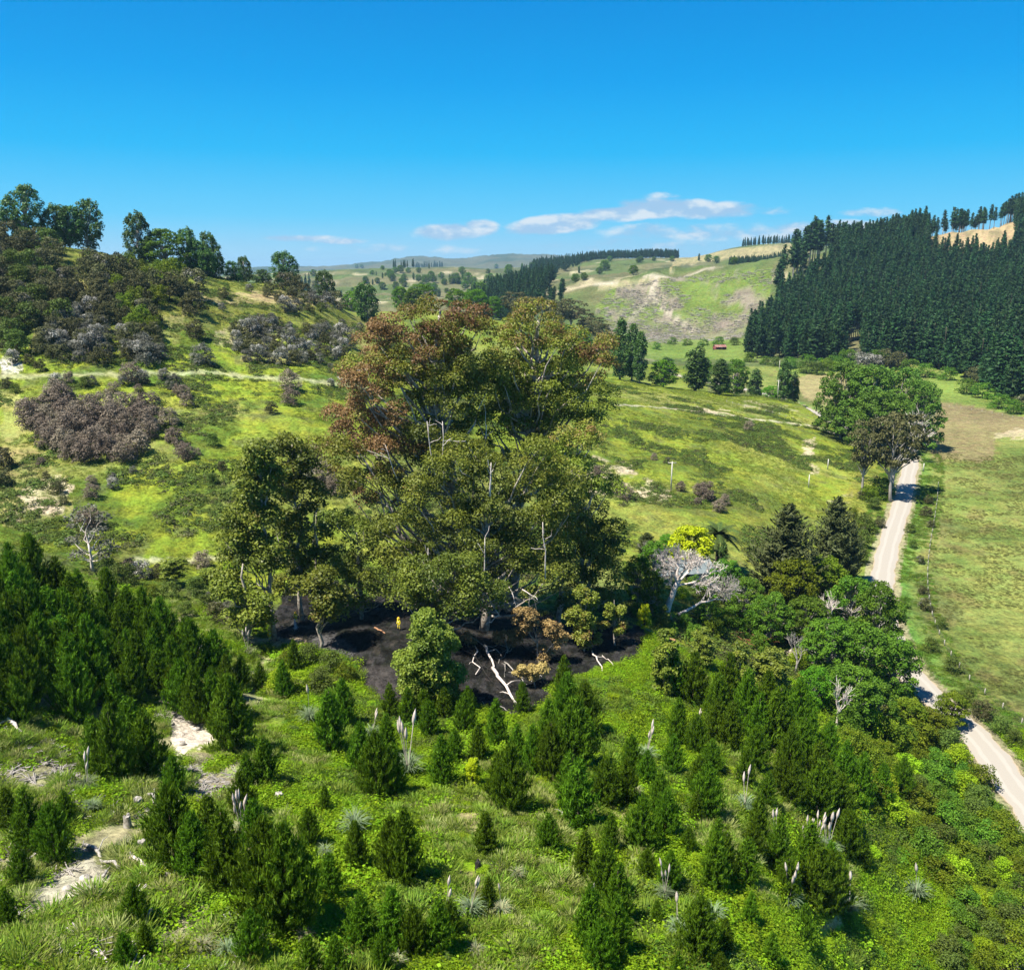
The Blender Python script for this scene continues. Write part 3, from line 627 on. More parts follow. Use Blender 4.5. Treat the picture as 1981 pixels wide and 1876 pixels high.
# --- generic leafy crown made of clumps in an envelope
def crown_kind(key, name, env, nclump, cr_, ncard, csize, lm, wm, seeds, trunk_top=.55, tr_r=.02, tint=.45, base=.12, squash=.8, limbs=True, tint2=None, lean=0):
    def tf(tr, rng):
        top = np.array([rng.normal()*.02+lean*.3, rng.normal()*.02, trunk_top]); tr.tube(bend((0, 0, -.03), top, 5, 0, rng, .01), np.linspace(tr_r, tr_r*.5, 5), 6)
        cl = []
        for i in range(nclump):
            for _ in range(20):
                z = rng.uniform(base, .97); R = env((z-base)/(1-base)); a = rng.uniform(0, 6.28); q = math.sqrt(rng.uniform(.12, 1))
                c = np.array([math.cos(a)*R*q+lean*z*z, math.sin(a)*R*q, z])
                if all(np.linalg.norm((c-o_[0])*[1, 1, .8]) > cr_*.62 for o_ in cl): break
            r = cr_*rng.uniform(.7, 1.25); cl.append((c, r))
            if limbs and i % 2 == 0:
                st = np.array([top[0]*z, top[1]*z, min(trunk_top, max(.08, z*.55))]); tr.tube(bend(st, c, 5, -.08, rng, .05), np.linspace(tr_r*.42, tr_r*.08, 5), 4, False)
        return cl
    def cf(cr, rng, cl):
        for c, r in cl:
            t = tint+rng.normal()*.15
            if tint2 is not None: t = tint2(c, t, rng)
            cr.clump(c, (r, r, r*squash), ncard, csize, t, rng)
    tree_proto(key, name, tf, cf, lm, wm, seeds)
colenv = lambda s: .125*math.sin(math.pi*min(1, s*.80+.20))**.7
dome = lambda s: .42*math.sqrt(max(.02, 1-(max(0, s-.35)/.66)**2))*(.7+.3*min(1, s*4))
ovale = lambda s: .27*math.sqrt(max(.02, 1-((s-.40)/.62)**2))
crown_kind('poplar', 'poplar_tree', colenv, 120, .042, 48, .022, LM_POPLAR, WD_GREY, (21, 22, 23), .8, .018, .45, .06, squash=1.9)
crown_kind('ridge', 'poplar_tree', lambda s: .27*max(.05,math.sin(math.pi*(s*.86+.12)))**.6, 150, .05, 50, .024, LM_POPLAR, WD_GREY, (24, 25, 26), .85, .018, .5, .06, squash=2.0, lean=.05)
crown_kind('round', 'leafy_tree', dome, 120, .085, 95, .026, LM_GREEN, WD_GREY, (31, 32, 33), .5, .03, .45, .12)
crown_kind('roundbright', 'leafy_tree', dome, 100, .09, 95, .027, LM_BRIGHT, WD_GREY, (34, 35), .5, .03, .45, .08)
crown_kind('olive', 'leafy_tree', dome, 115, .085, 95, .026, LM_OLIVE, WD_DARK, (36, 37), .5, .03, .5, .10)
crown_kind('lime', 'golden_tree', dome, 80, .11, 90, .04, LM_LIME, WD_DARK, (38,), .5, .03, .5, .15)
crown_kind('willow', 'plane_tree', lambda s: .45*math.sqrt(max(.02, 1-(max(0, s-.3)/.71)**2)), 150, .075, 85, .024, LM_PLANE, WD_GREY, (41, 42, 43), .45, .022, .75, .10)
crown_kind('gum', 'gum_tree', lambda s: .26*math.sqrt(max(.02, 1-((s-.5)/.55)**2)), 34, .10, 90, .04, LM_EUC, WD_GUM, (44, 45, 46), .75, .018, .5, .28, squash=.65)
crown_kind('gumdark', 'gum_tree', lambda s: .34*math.sqrt(max(.02, 1-((s-.55)/.5)**2)), 40, .10, 70, .035, LM_SCRUBD, WD_GREY, (47, 48), .6, .03, .7, .38, squash=.6)
crown_kind('gumyoung', 'gum_tree', lambda s: .22*math.sqrt(max(.03, 1-((s-.35)/.68)**2)), 45, .085, 110, .034, LM_EUC, WD_GUM, (49, 50), .8, .015, .55, .08, squash=.85)
crown_kind('scorched', 'scorched_gum', lambda s: .24*math.sqrt(max(.03, 1-((s-.4)/.63)**2)), 34, .10, 100, .04, LM_SCORCH, WD_GUM, (51, 52), .8, .015, .5, .08, squash=.85)
crown_kind('sparse', 'gum_tree', dome, 26, .11, 45, .032, LM_SCRUBG, WD_WHITE, (53,), .45, .025, .4, .25, squash=.6)
def bushkind(key, name, lm, seeds, n=30, tint=.45, t2=None, ncard=90, cs=.05):
    crown_kind(key, name, lambda s: .50*math.sqrt(max(.05, 1-s*s*.9)), n, .19, ncard, cs, lm, WD_DARK, seeds, .4, .035, tint, .02, squash=1.05, limbs=False, tint2=t2)
whiten = lambda c, t, rng: t+(.9 if c[2] > .45 and rng.random() < .35 else 0)
bushkind('sdark', 'manuka_bush', LM_SCRUBD, (61, 62, 63), t2=lambda c, t, r: t+(.8 if r.random() < .12 and c[2] > .4 else 0))
bushkind('sgrey', 'manuka_bush', LM_SCRUBG, (64, 65, 66), t2=whiten, tint=.35)
bushkind('sbrown', 'manuka_bush', LM_SCRUBB, (67, 68, 69))
bushkind('sgreen', 'shrub', LM_GREEN, (70, 71), ncard=80)
bushkind('solive', 'shrub', LM_OLIVE, (72, 73), ncard=80)
bushkind('sgum', 'shrub', LM_FERN, (74, 75), ncard=80)
bushkind('slime', 'shrub', LM_CREEP, (76, 77), ncard=80, tint=.9)
# --- macrocarpa: layered dark boughs
def mc_crown(cr, rng, info):
    z = .04
    while z < .98:
        L0 = .30*(1-z)**.72*(.7+.3*min(1, z*4)); 
        for b_ in range(rng.integers(6, 9)):
            az_ = rng.uniform(0, 6.28); Lb = L0*rng.uniform(.4, 1.3); dr = np.array([math.cos(az_), math.sin(az_), 0]); nt_ = max(3, int(Lb/.0065)); u = np.linspace(.2, 1, nt_)
            side = np.cross(dr, [0, 0, 1.]); P = np.array([0, 0, z])+dr*Lb*u[:, None]+side*rng.normal(size=(nt_, 1))*.025; P[:, 2] += Lb*.85*u**1.6-.02*u
            cr.cards(P, rng.normal(size=(nt_, 3))*.7+dr*.5+[0, 0, .3], .0145*rng.uniform(.6, 1.3, nt_), .2+.5*u+rng.normal(size=nt_)*.15, rng, 3.6, dr+np.array([0, 0, 1.1]), .12)
        z += rng.uniform(.011, .02)
tree_proto('macro', 'macrocarpa_tree', fp_trunk, mc_crown, LM_MACRO, WD_DARK, (81, 82, 83))
# --- pampas grass: fountain of blades and pale plumes (unit = 1 m)
def pampas(name, p, s_, nplume, label, seed, dry=False):
    rng = np.random.default_rng(seed); r = empty(name, p, rng.uniform(0, 6), s_); b = MB(); n = 150
    for i in range(n):
        a = rng.uniform(0, 6.28); reach = rng.uniform(.35, 1.0); hh = rng.uniform(.65, 1.25); u = np.linspace(0, 1, 5)
        P = np.stack([np.cos(a)*reach*u**1.4*.9, np.sin(a)*reach*u**1.4*.9, hh*(1.55*u-.95*u**2)*1.15], 1); w_ = .022*(1-u*.8)
        sd_ = np.array([-math.sin(a), math.cos(a), 0]); V = np.vstack([P-sd_*w_[:, None], P+sd_*w_[:, None]]); k = np.arange(4)
        b.add(V, np.stack([k, k+1, k+6, k+5], 1), float(np.clip(rng.normal(1.2 if dry else .55, .25), 0, 2)))
    b.build('leaf_clump', LM_PAMPAS, r)
    for i in range(nplume):
        a = rng.uniform(0, 6.28); top = np.array([math.cos(a)*.3, math.sin(a)*.3, rng.uniform(1.6, 2.5)]); q = MB()
        q.tube(bend((0, 0, .3), top, 4), .012, 4, False); d = unit(top-np.array([0, 0, .3])); tt = np.linspace(0, 1, 6)[:, None]
        q.tube(top-d*.12+d*tt*.62+np.array([[.05, 0, 0]])*tt**2, [.015, .06, .075, .065, .04, .008], 6, False); q.build('plume', PLUME, r)
    tag(r, label, 'pampas grass', 'pampas grass clumps on the near slope'); return r
# --- dead / bare tree by recursive forking
def bare(name, p, h, m, label, seed, trunk_dir=(0, 0, 1), depth=5, r0=.03, spread=.6, group=None, fork=(2, 4), limb=None, first=.28, cat='dead tree'):
    rng = np.random.default_rng(seed); r = empty(name, p); t = MB(); brn = []
    def grow(mb, a, d, L_, rad, k):
        b_ = a+d*L_; P = bend(a, b_, 4, 0, rng, .045); mb.tube(P, np.linspace(rad, rad*.66, 4), 6 if k > 2 else 4, False)
        if k == 0: return
        for i in range(rng.integers(*fork)+(1 if k < 3 else 0)):
            nd = unit(d+rng.normal(size=3)*spread+np.array([0, 0, .12])); st = P[-1] if i < 2 else P[2]
            grow(mb, st, nd, L_*rng.uniform(.58, .86), rad*.62, k-1)
    d0 = unit(np.array(trunk_dir, float)); P = bend((0, 0, -.3), d0*h*first, 4, 0, rng, .02); t.tube(P, np.linspace(h*r0*1.25, h*r0*.8, 4), 8, False)
    t.build('trunk', m, r, True)
    for i in range(limb or 4):
        mb = MB(); nd = unit(d0+rng.normal(size=3)*spread*.9+np.array([0, 0, .3])); grow(mb, P[-1] if i < 3 else P[-2], nd, h*.24*rng.uniform(.8, 1.1), h*r0*.6, depth-1)
        mb.build('branch', m, r, True)
    tag(r, label, cat, group); return r

# ------------------------------------------------------------------ labels that single things out
LANDMARKS = []
def auto_label(items, desc_fn, marks):
    """items: objects; named after the landmark each stands nearest to, and its rank from it"""
    buckets = {}
    for o_ in items:
        x, y = project(*[np.float64(v) for v in o_.location]); best = min(range(len(marks)), key=lambda i: (marks[i][0]-x)**2+(marks[i][1]-y)**2)
        buckets.setdefault(best, []).append(((marks[best][0]-x)**2+(marks[best][1]-y)**2, x, o_))
    ordn = ['', 'second ', 'third ', 'fourth ', 'fifth ', 'sixth ', 'seventh ', 'eighth ', 'ninth ', 'tenth ', 'eleventh ', 'twelfth ', 'thirteenth ', 'fourteenth ', 'fifteenth ', 'sixteenth ', 'seventeenth ', 'eighteenth ', 'nineteenth ', 'twentieth ']
    for b_, L_ in buckets.items():
        L_.sort(key=lambda e: e[0])
        for k, (_, x, o_) in enumerate(L_):
            o_['label'] = f"{desc_fn(o_)}, {ordn[min(k, 19)]}nearest to {marks[b_][2]}"
# ------------------------------------------------------------------ placing helpers
def foot(px, y):                    # ground point seen in column px at distance y
    z = 20.
    for _ in range(6):
        up = 0; yy = y; depth = yy*CP-(z-H)*SP; x = (px-CX)/F*depth; z = float(ground(x, y))
    return Vector((x, y, z))
def wood(seed): return np.random.default_rng(seed)

# ------------------------------------------------------------------ the giant gums, built clump by clump
def giant(name, base, top, ells, label, seed, y0=None, lm=LM_EUC, wm=WD_GUM, r=(.8, 2.3), card=.27, n=400, dR=7., tr=.9, stems=(), cat='tree', group=None, per=None, squash=.82):
    rng = wood(seed); b = hit(*base) if y0 is None else foot(base[0], y0)
    b = np.array(b); y0 = b[1]; root = empty(name, b); B = b
    tp = at(top[0], top[1], y0); axis = bend((0, 0, -1), tp-B, 8, 0, rng, .012)
    t = MB(); t.tube(axis, np.linspace(tr, tr*.18, 8), 9); t.build('trunk', wm, root, True)
    parts = {}
    for (cx, cy, rx, ry, k, tint) in ells:
        key = 2 if tint > 1.4 else 1
        mb = parts.setdefault(key, MB())
        for i in range(int(k*2.3)):
            a = rng.uniform(0, 6.28); q = math.sqrt(rng.uniform(.02, 1)); off = rng.uniform(-1, 1)*dR*math.sqrt(max(.05, 1-q*q*.8))
            yc = y0+off; c = at(cx+rx*q*math.cos(a)*1.08, cy+ry*q*math.sin(a)*1.08, yc)-B; rr = rng.uniform(*r)
            mb.clump(c, (rr, rr, rr*squash), int(n*(rr/r[1])**2)+40, card, tint+rng.normal()*.2, rng, .4, .6, .75)
            if i % 5 == 0:
                hd = math.hypot(*(c[:2]-np.interp(c[2], axis[:, 2], axis[:, 0])*np.array([1, 0])))
                zs = max(c[2]*.35, c[2]-hd*.9-2); st = np.array([np.interp(zs, axis[:, 2], axis[:, j]) for j in range(3)])
                w = MB(); w.tube(bend(st, c, 6, -.10, rng, .04), np.linspace(tr*.30, .05, 6), 5, False); w.build('limb', wm, root, True)
    for key, mb in parts.items():
        o_ = mb.build('crown', lm, root)
        if key == 2: o_['label'] = 'reddish brown dried foliage'
    for (x1, y1, x2, y2, rad) in stems:
        a, c = at(x1, y1, y0-dR-1)-B, at(x2, y2, y0-dR-1.5)-B; w = MB(); w.tube(bend(a, c, 5, 0, rng, .01), np.linspace(rad, rad*.4, 5), 6)
        for q in range(3):
            s_ = a+(c-a)*rng.uniform(.5, .95); w.tube(bend(s_, s_+rng.normal(size=3)*[1.3, .6, .8]+[0, 0, 1.2], 4, 0, rng, .05), np.linspace(rad*.35, .03, 4), 4, False)
        w.build('bare_stem', WD_WHITE, root, True)
    tag(root, label, cat, group); return root
giant('gum_tree', (880, 1215), (850, 610), [(745, 655, 50, 34, 9, 1.75), (700, 705, 42, 22, 5, 1.6), (722, 735, 55, 30, 8, 1.8), (680, 800, 36, 30, 6, 1.9), (735, 790, 50, 30, 8, 1.75), (715, 840, 66, 30, 9, 1.85),
  (775, 850, 60, 34, 8, 1.7), (790, 915, 60, 34, 8, 1.15), (760, 960, 70, 30, 8, 1.5), (860, 615, 72, 28, 10, 1.38), (900, 650, 60, 36, 9, 1.25), (840, 690, 66, 40, 11, 1.1), (790, 740, 46, 34, 7, 1.05), (880, 730, 48, 40, 8, .7), (800, 690, 40, 30, 6, 1.38),
  (860, 800, 50, 50, 10, .5), (900, 740, 50, 50, 8, .5), (820, 850, 50, 40, 8, .5), (720, 940, 50, 30, 5, .6), (640, 868, 60, 14, 6, 1.1), (700, 915, 60, 30, 6, 1.0), (830, 760, 40, 30, 5, .8)],
  'giant gum tree with reddish brown left crown, tallest in the middle of the photo', 101, 127, stems=((843, 925, 826, 815, .11), (859, 945, 856, 815, .11), (770, 930, 745, 860, .07)), tr=1.0, dR=8)
giant('gum_tree', (985, 1200), (1040, 620), [(1025, 640, 55, 36, 10, 1.2), (985, 690, 40, 40, 8, .95), (1085, 680, 60, 36, 10, 1.1), (1135, 715, 40, 40, 8, 1.3), (1050, 745, 80, 46, 15, .6), (1140, 775, 42, 36, 8, .6), (1000, 800, 60, 50, 12, .42),
  (1090, 820, 50, 34, 9, .4), (950, 850, 50, 50, 10, .45), (930, 770, 46, 50, 8, .45), (1010, 740, 50, 50, 7, .55), (1080, 770, 50, 50, 7, .6), (1170, 690, 20, 30, 4, 1.2), (960, 750, 30, 40, 5, .5), (1040, 600, 30, 14, 3, 1.1)],
  'giant olive gum tree with pale curved limb, right of the brown crown', 102, 133, stems=((938, 890, 941, 822, .15),), tr=1.0, dR=8)
giant('gum_tree', (935, 1225), (945, 900), [(895, 890, 60, 40, 10, .6), (965, 925, 70, 44, 13, .55), (1050, 900, 44, 40, 8, .65), (1075, 960, 44, 50, 9, .6), (850, 975, 70, 44, 12, .45), (960, 1000, 80, 46, 15, .45), (1045, 1030, 70, 46, 12, .6),
  (870, 1060, 70, 46, 13, .4), (970, 1080, 80, 46, 14, .42), (1060, 1110, 56, 44, 10, .45), (760, 1040, 60, 34, 9, .45), (720, 1090, 50, 30, 7, .4)],
  'broad green gum tree in front of the two giants, above the burnt ground', 103, 119, tr=.8, dR=7, stems=((948, 960, 950, 895, .16), (1055, 1120, 1050, 1010, .12), (935, 1140, 938, 1040, .12), (826, 1130, 828, 1060, .10)))
giant('gum_tree', (860, 1225), (850, 1080), [(850, 1110, 66, 36, 10, .35), (870, 1160, 52, 40, 9, .35), (930, 1150, 40, 36, 6, .3), (800, 1150, 30, 20, 4, .4)],
  'dull grey green gum with low bushy crown beside the burnt clearing', 104, 109, tr=.4, dR=4)
giant('gum_tree', (1120, 1195), (1130, 960), [(1110, 1080, 50, 46, 9, .35), (1160, 1060, 40, 46, 8, .25), (1140, 1000, 46, 40, 8, .25), (1170, 1120, 32, 40, 6, .55), (1120, 1150, 40, 40, 7, .35), (1190, 1040, 18, 30, 3, .3), (1090, 1010, 40, 40, 6, .45)],
  'dark shaded gum tree on the right edge of the gum clump', 105, 126, tr=.6, dR=6)
giant('gum_tree', (1075, 1190), (1120, 850), [(1125, 852, 44, 22, 6, 1.15), (1060, 860, 44, 34, 6, .6), (1100, 905, 30, 26, 4, .55), (1150, 945, 40, 26, 5, .6), (1180, 940, 24, 20, 3, .6)],
  'gum with an orange tinged outer spray, sticking out right over the pasture', 106, 124, tr=.45, dR=4)
giant('gum_tree', (700, 1190), (690, 1030), [(655, 1005, 34, 18, 6, .2), (690, 1040, 34, 26, 5, .35), (700, 1150, 40, 26, 6, .4), (740, 1135, 40, 20, 5, .4), (670, 1110, 30, 20, 4, .4), (770, 1110, 30, 20, 4, .35)],
  'low spreading gum with dark left bough between the clump and slim gums', 107, 120, tr=.35, dR=4, r=(1.1, 2.0), n=180)
# slim gums on the left
LG = 'slim gum trees left of the giants'
sl = dict(lm=LM_EUC, r=(1.0, 1.9), card=.34, n=200, dR=3.2, tr=.38, group=LG)
giant('gum_tree', (533, 1238), (500, 880), [(492, 880, 24, 26, 6, .55), (480, 935, 30, 26, 6, .6), (520, 930, 30, 30, 6, .5), (500, 990, 40, 30, 10, .6), (470, 1000, 30, 30, 5, .7), (490, 910, 36, 36, 6, .6), (470, 1050, 36, 34, 9, .7), (455, 1110, 36, 34, 7, .6), (510, 1070, 36, 34, 7, .45)], 'slim gum with dense left side and pale trunk, leftmost tall one of the slim gums', 111, **sl)
giant('gum_tree', (586, 1200), (565, 860), [(555, 870, 30, 20, 6, .4), (590, 905, 24, 28, 5, .35), (560, 930, 34, 26, 6, .4), (590, 960, 40, 30, 9, .5), (570, 900, 36, 36, 6, .5), (550, 1010, 34, 30, 6, .5), (585, 1060, 40, 34, 7, .5), (560, 1120, 30, 30, 5, .5)], 'slim gum with straight white trunk, middle of the slim gums', 112, **sl)
giant('gum_tree', (620, 1252), (612, 1100), [(612, 1125, 32, 20, 6, .55), (640, 1150, 26, 22, 5, .6), (626, 1170, 24, 16, 4, .55), (640, 1190, 18, 12, 3, .6)], 'short slim gum with bare pale lower trunk on the rim of the burnt ground', 113, **{**sl, 'tr': .28})
giant('gum_tree', (478, 1246), (470, 1090), [(440, 1150, 30, 24, 5, .6), (480, 1160, 34, 30, 6, .6), (460, 1200, 30, 18, 4, .5), (500, 1195, 24, 18, 4, .55)], 'leafy gum with thick grey stem on bare earth at the left of the slim gums', 114, **{**sl, 'tr': .5})
giant('gum_tree', (612, 1180), (612, 990), [(640, 1080, 26, 20, 4, .45), (600, 1100, 20, 20, 3, .45), (630, 1030, 22, 16, 3, .3)], 'gum with a broken white fork above thin foliage behind the slim gums', 115, stems=((618, 1070, 606, 1012, .2),), **{**sl, 'tr': .3})
# round gum growing out of the black ground, with scorched saplings right of it
giant('gum_tree', (832, 1362), (828, 1190), [(826, 1210, 22, 22, 9, .6), (840, 1245, 36, 28, 16, .55), (822, 1285, 46, 30, 20, .55), (850, 1300, 38, 34, 18, .55), (828, 1325, 42, 24, 16, .6), (835, 1348, 36, 14, 8, .55)], 'rounded green gum standing alone in front of the black ground', 116, lm=LM_EUC, r=(.8, 1.3), card=.24, n=300, dR=2.8, tr=.22, squash=.8)
sc = dict(lm=LM_SCORCH, r=(.5, 1.0), card=.24, n=150, dR=1.6, tr=.12, group='scorched gum saplings on the burnt ground', squash=.8)
giant('scorched_gum', (1045, 1282), (1030, 1180), [(1015, 1195, 26, 14, 5, .6), (1045, 1215, 30, 14, 6, .5), (1075, 1235, 22, 16, 4, .6), (1062, 1262, 16, 14, 3, .5)], 'tan scorched sapling arching over the black ground below the giant gums', 121, **sc)
giant('scorched_gum', (1036, 1328), (1028, 1285), [(1015, 1298, 20, 10, 4, .6), (1040, 1302, 20, 14, 4, .5)], 'small orange tan scorched bush just right of the fallen white limb', 122, **sc)
giant('gum_tree', (1132, 1260), (1130, 1135), [(1128, 1160, 24, 20, 7, .7), (1125, 1195, 30, 22, 8, .9), (1135, 1230, 26, 18, 6, 1.2)], 'half green half scorched conical sapling on the black ground', 123, lm=LM_EUC, r=(.6, 1.1), card=.25, n=200, dR=1.8, tr=.14, squash=.85)
giant('gum_tree', (1190, 1248), (1188, 1160), [(1188, 1180, 16, 14, 5, .6), (1186, 1210, 24, 18, 6, 1.2)], 'smaller browned sapling at the right end of the black ground', 124, lm=LM_EUC, r=(.5, .9), card=.23, n=170, dR=1.4, tr=.12, squash=.85)
giant('scorched_gum', (985, 1262), (975, 1215), [(985, 1235, 22, 14, 4, .6), (1000, 1225, 16, 10, 3, .4), (905, 1235, 16, 10, 3, .5)], 'low tan scorched branches under the hanging broken limbs', 125, **sc)

# ------------------------------------------------------------------ trees along the left ridge
RG = 'poplars along the left ridge crest'
for i, (px, pt, pb, wpx, y, lab) in enumerate((
  (50, 376, 470, 80, 332, 'tallest broad poplar at the far left end of the ridge'), (108, 415, 490, 62, 338, 'poplar just right of the tallest ridge tree'), (135, 420, 492, 60, 340, 'second poplar of the dense ridge trio, in its middle'),
  (170, 408, 498, 62, 345, 'dark poplar closing the dense ridge trio on its right'), (-8, 428, 480, 40, 330, 'poplar cut by the left edge of the photo'), (270, 430, 520, 54, 352, 'tall pointed poplar left of the rounded ridge tree'),
  (320, 462, 540, 62, 357, 'rounded bright green tree on the ridge beside the pointed poplar'), (372, 460, 548, 46, 365, 'slender windblown poplar at the centre of the ridge line'), (392, 485, 560, 60, 366, 'dark squat poplar between two slender ridge poplars'),
  (417, 470, 560, 50, 372, 'dark windblown poplar ending the central ridge group'), (477, 484, 530, 32, 395, 'small solitary poplar in the ridge gap'), (455, 520, 566, 34, 380, 'pale green small tree beneath the solitary ridge poplar'),
  (556, 490, 550, 56, 420, 'broad windswept poplar on the bare saddle'), (634, 514, 568, 40, 445, 'poplar standing alone above the valley, past the saddle'), (713, 548, 622, 50, 470, 'dark poplar on the shoulder just left of the giant gums'), (510, 520, 548, 40, 430, 'low dark tree left of the windswept saddle poplar'))):
    p = foot(px, y); hm = (pb-pt)*mpp(p); p.z = min(p.z, at(px, pb, y)[2]+2)
    plant('ridge' if i not in (6,) else 'round', p, hm*1.05, rz=0.3*i, w=(wpx/(pb-pt))/.58, label=lab, group=RG, name='poplar_tree', lean=.06 if i % 2 else .03)
# trees in the valley behind the giants
VG = 'leafy trees in the valley behind the giant gums'
for px, pt, pb, wpx, y, key, lab in (
  (681, 540, 582, 40, 620, 'roundbright', 'round bright tree left of the shoulder poplar, on the valley edge'), (700, 550, 600, 40, 610, 'round', 'tree half hidden behind the shoulder poplar'), (776, 550, 597, 36, 640, 'round', 'dark round tree left of the bright valley tree'),
  (800, 562, 604, 40, 630, 'round', 'dark tree touching the bright valley tree'), (818, 552, 602, 62, 640, 'roundbright', 'bright spreading tree rising left of the brown gum top'), (882, 562, 604, 46, 640, 'roundbright', 'bright green domed tree behind the gum top'),
  (918, 572, 622, 54, 620, 'roundbright', 'large green domed tree right of the gum top'), (955, 572, 615, 34, 620, 'round', 'dark green tree between the two giant gum crowns'), (929, 517, 549, 34, 1150, 'round', 'big lone dark tree on the far pasture'),
  (1128, 612, 650, 40, 560, 'round', 'green tree on the gully side right of the gums'), (1095, 620, 655, 46, 560, 'round', 'green tree low in the gully behind the right giant'), (1158, 622, 650, 36, 570, 'olive', 'olive tree at the lower end of the gully bush')):
    p = foot(px, y); plant(key, p, (pb-pt)*mpp(p), w=(wpx/(pb-pt))/(.9), label=lab, group=VG)
for k, (px, pt, pb, wpx, y) in enumerate(((995, 585, 640, 50, 640), (1030, 575, 630, 46, 660), (1060, 570, 625, 50, 680), (1085, 565, 620, 46, 700), (1105, 552, 615, 60, 720), (1130, 570, 625, 50, 700), (1150, 590, 640, 46, 670), (1165, 600, 650, 40, 640), (1010, 600, 650, 50, 620), (1075, 590, 645, 50, 640))):
    p = foot(px, y); plant('gumdark', p, (pb-pt)*mpp(p), w=(wpx/(pb-pt))/.75, label=f"grey brown gum on the spur behind the right giant, {('first','second','third','fourth','fifth','sixth','seventh','eighth','ninth','tenth')[(0,2,3,5,6,7,8,9,1,4)[k]]} from the left", group='grey brown gums behind the right giant')
# poplars and willows by the bend of the road
PG = 'trees by the road bend beyond the spur'
for px, pt, pb, wpx, y, key, lab in (
  (1200, 640, 742, 34, 430, 'poplar', 'tall dark columnar poplar nearest to the giant gum'), (1222, 640, 735, 28, 440, 'poplar', 'poplar squeezed between the two columns beside the gums'), (1237, 655, 743, 27, 425, 'poplar', 'slim columnar poplar left of the bright round tree'),
  (1283, 698, 750, 62, 430, 'roundbright', 'bright round tree among the dark poplars'), (1290, 676, 702, 28, 600, 'poplar', 'small distant poplar above the bright round tree'), (1345, 683, 760, 44, 425, 'poplar', 'broad dark poplar right of the bright round tree'),
  (1364, 683, 735, 30, 520, 'round', 'dark tree behind the broad poplar'), (1392, 706, 766, 36, 415, 'poplar', 'short pointed poplar on the spur crest'), (1421, 674, 747, 56, 480, 'round', 'big dark rounded tree right of the short poplar'),
  (1460, 703, 756, 27, 470, 'poplar', 'small egg shaped poplar with bare foot'), (1491, 733, 767, 44, 450, 'roundbright', 'bright yellow green bushy tree by the power pole'), (1516, 700, 773, 26, 440, 'poplar', 'slim dark poplar right of the power pole'), (1533, 710, 772, 20, 445, 'poplar', 'slender lighter poplar at the right end of the row')):
    p = foot(px, y); hm = (pb-pt)*mpp(p)*(1.12 if key == 'poplar' else 1); wk = {'poplar': .27, 'round': .92, 'roundbright': .92}[key]
    plant(key, p, hm, w=(wpx/(pb-pt))/wk, label=lab, group=PG)
# big rounded grove over the road
GG = 'large plane trees shading the road'
for px, pt, pb, wpx, y, lab in ((1625, 722, 868, 100, 352, 'large plane tree at the left end of the road grove'), (1672, 708, 860, 120, 345, 'tallest plane tree in the left half of the road grove'), (1725, 714, 858, 120, 350, 'broad plane tree in the right half of the road grove'),
                             (1772, 742, 872, 90, 338, 'plane tree with pale branches at the right end of the road grove'), (1700, 760, 880, 120, 330, 'plane tree lowest and nearest of the road grove')):
    p = foot(px, y); hm = (pb-pt)*mpp(p); plant('willow', p, hm, w=(wpx/(pb-pt))/.88, label=lab, group=GG, name='plane_tree')
for px, pt, pb, wpx, y, lab in ((1667, 800, 948, 62, 262, 'thin grey gum leaning beside the road under the grove'), (1722, 795, 961, 80, 258, 'grey gum with pale trunk at the road edge'), (1770, 790, 945, 90, 268, 'spreading grey gum reaching over the road')):
    p = foot(px if px != 1770 else 1722, y); hm = (pb-pt)*mpp(p); plant('gumdark', p, hm, rz=.5, w=(wpx/(pb-pt))/.68, label=lab, group='grey gums at the roadside', lean=.12 if px == 1770 else -.03)
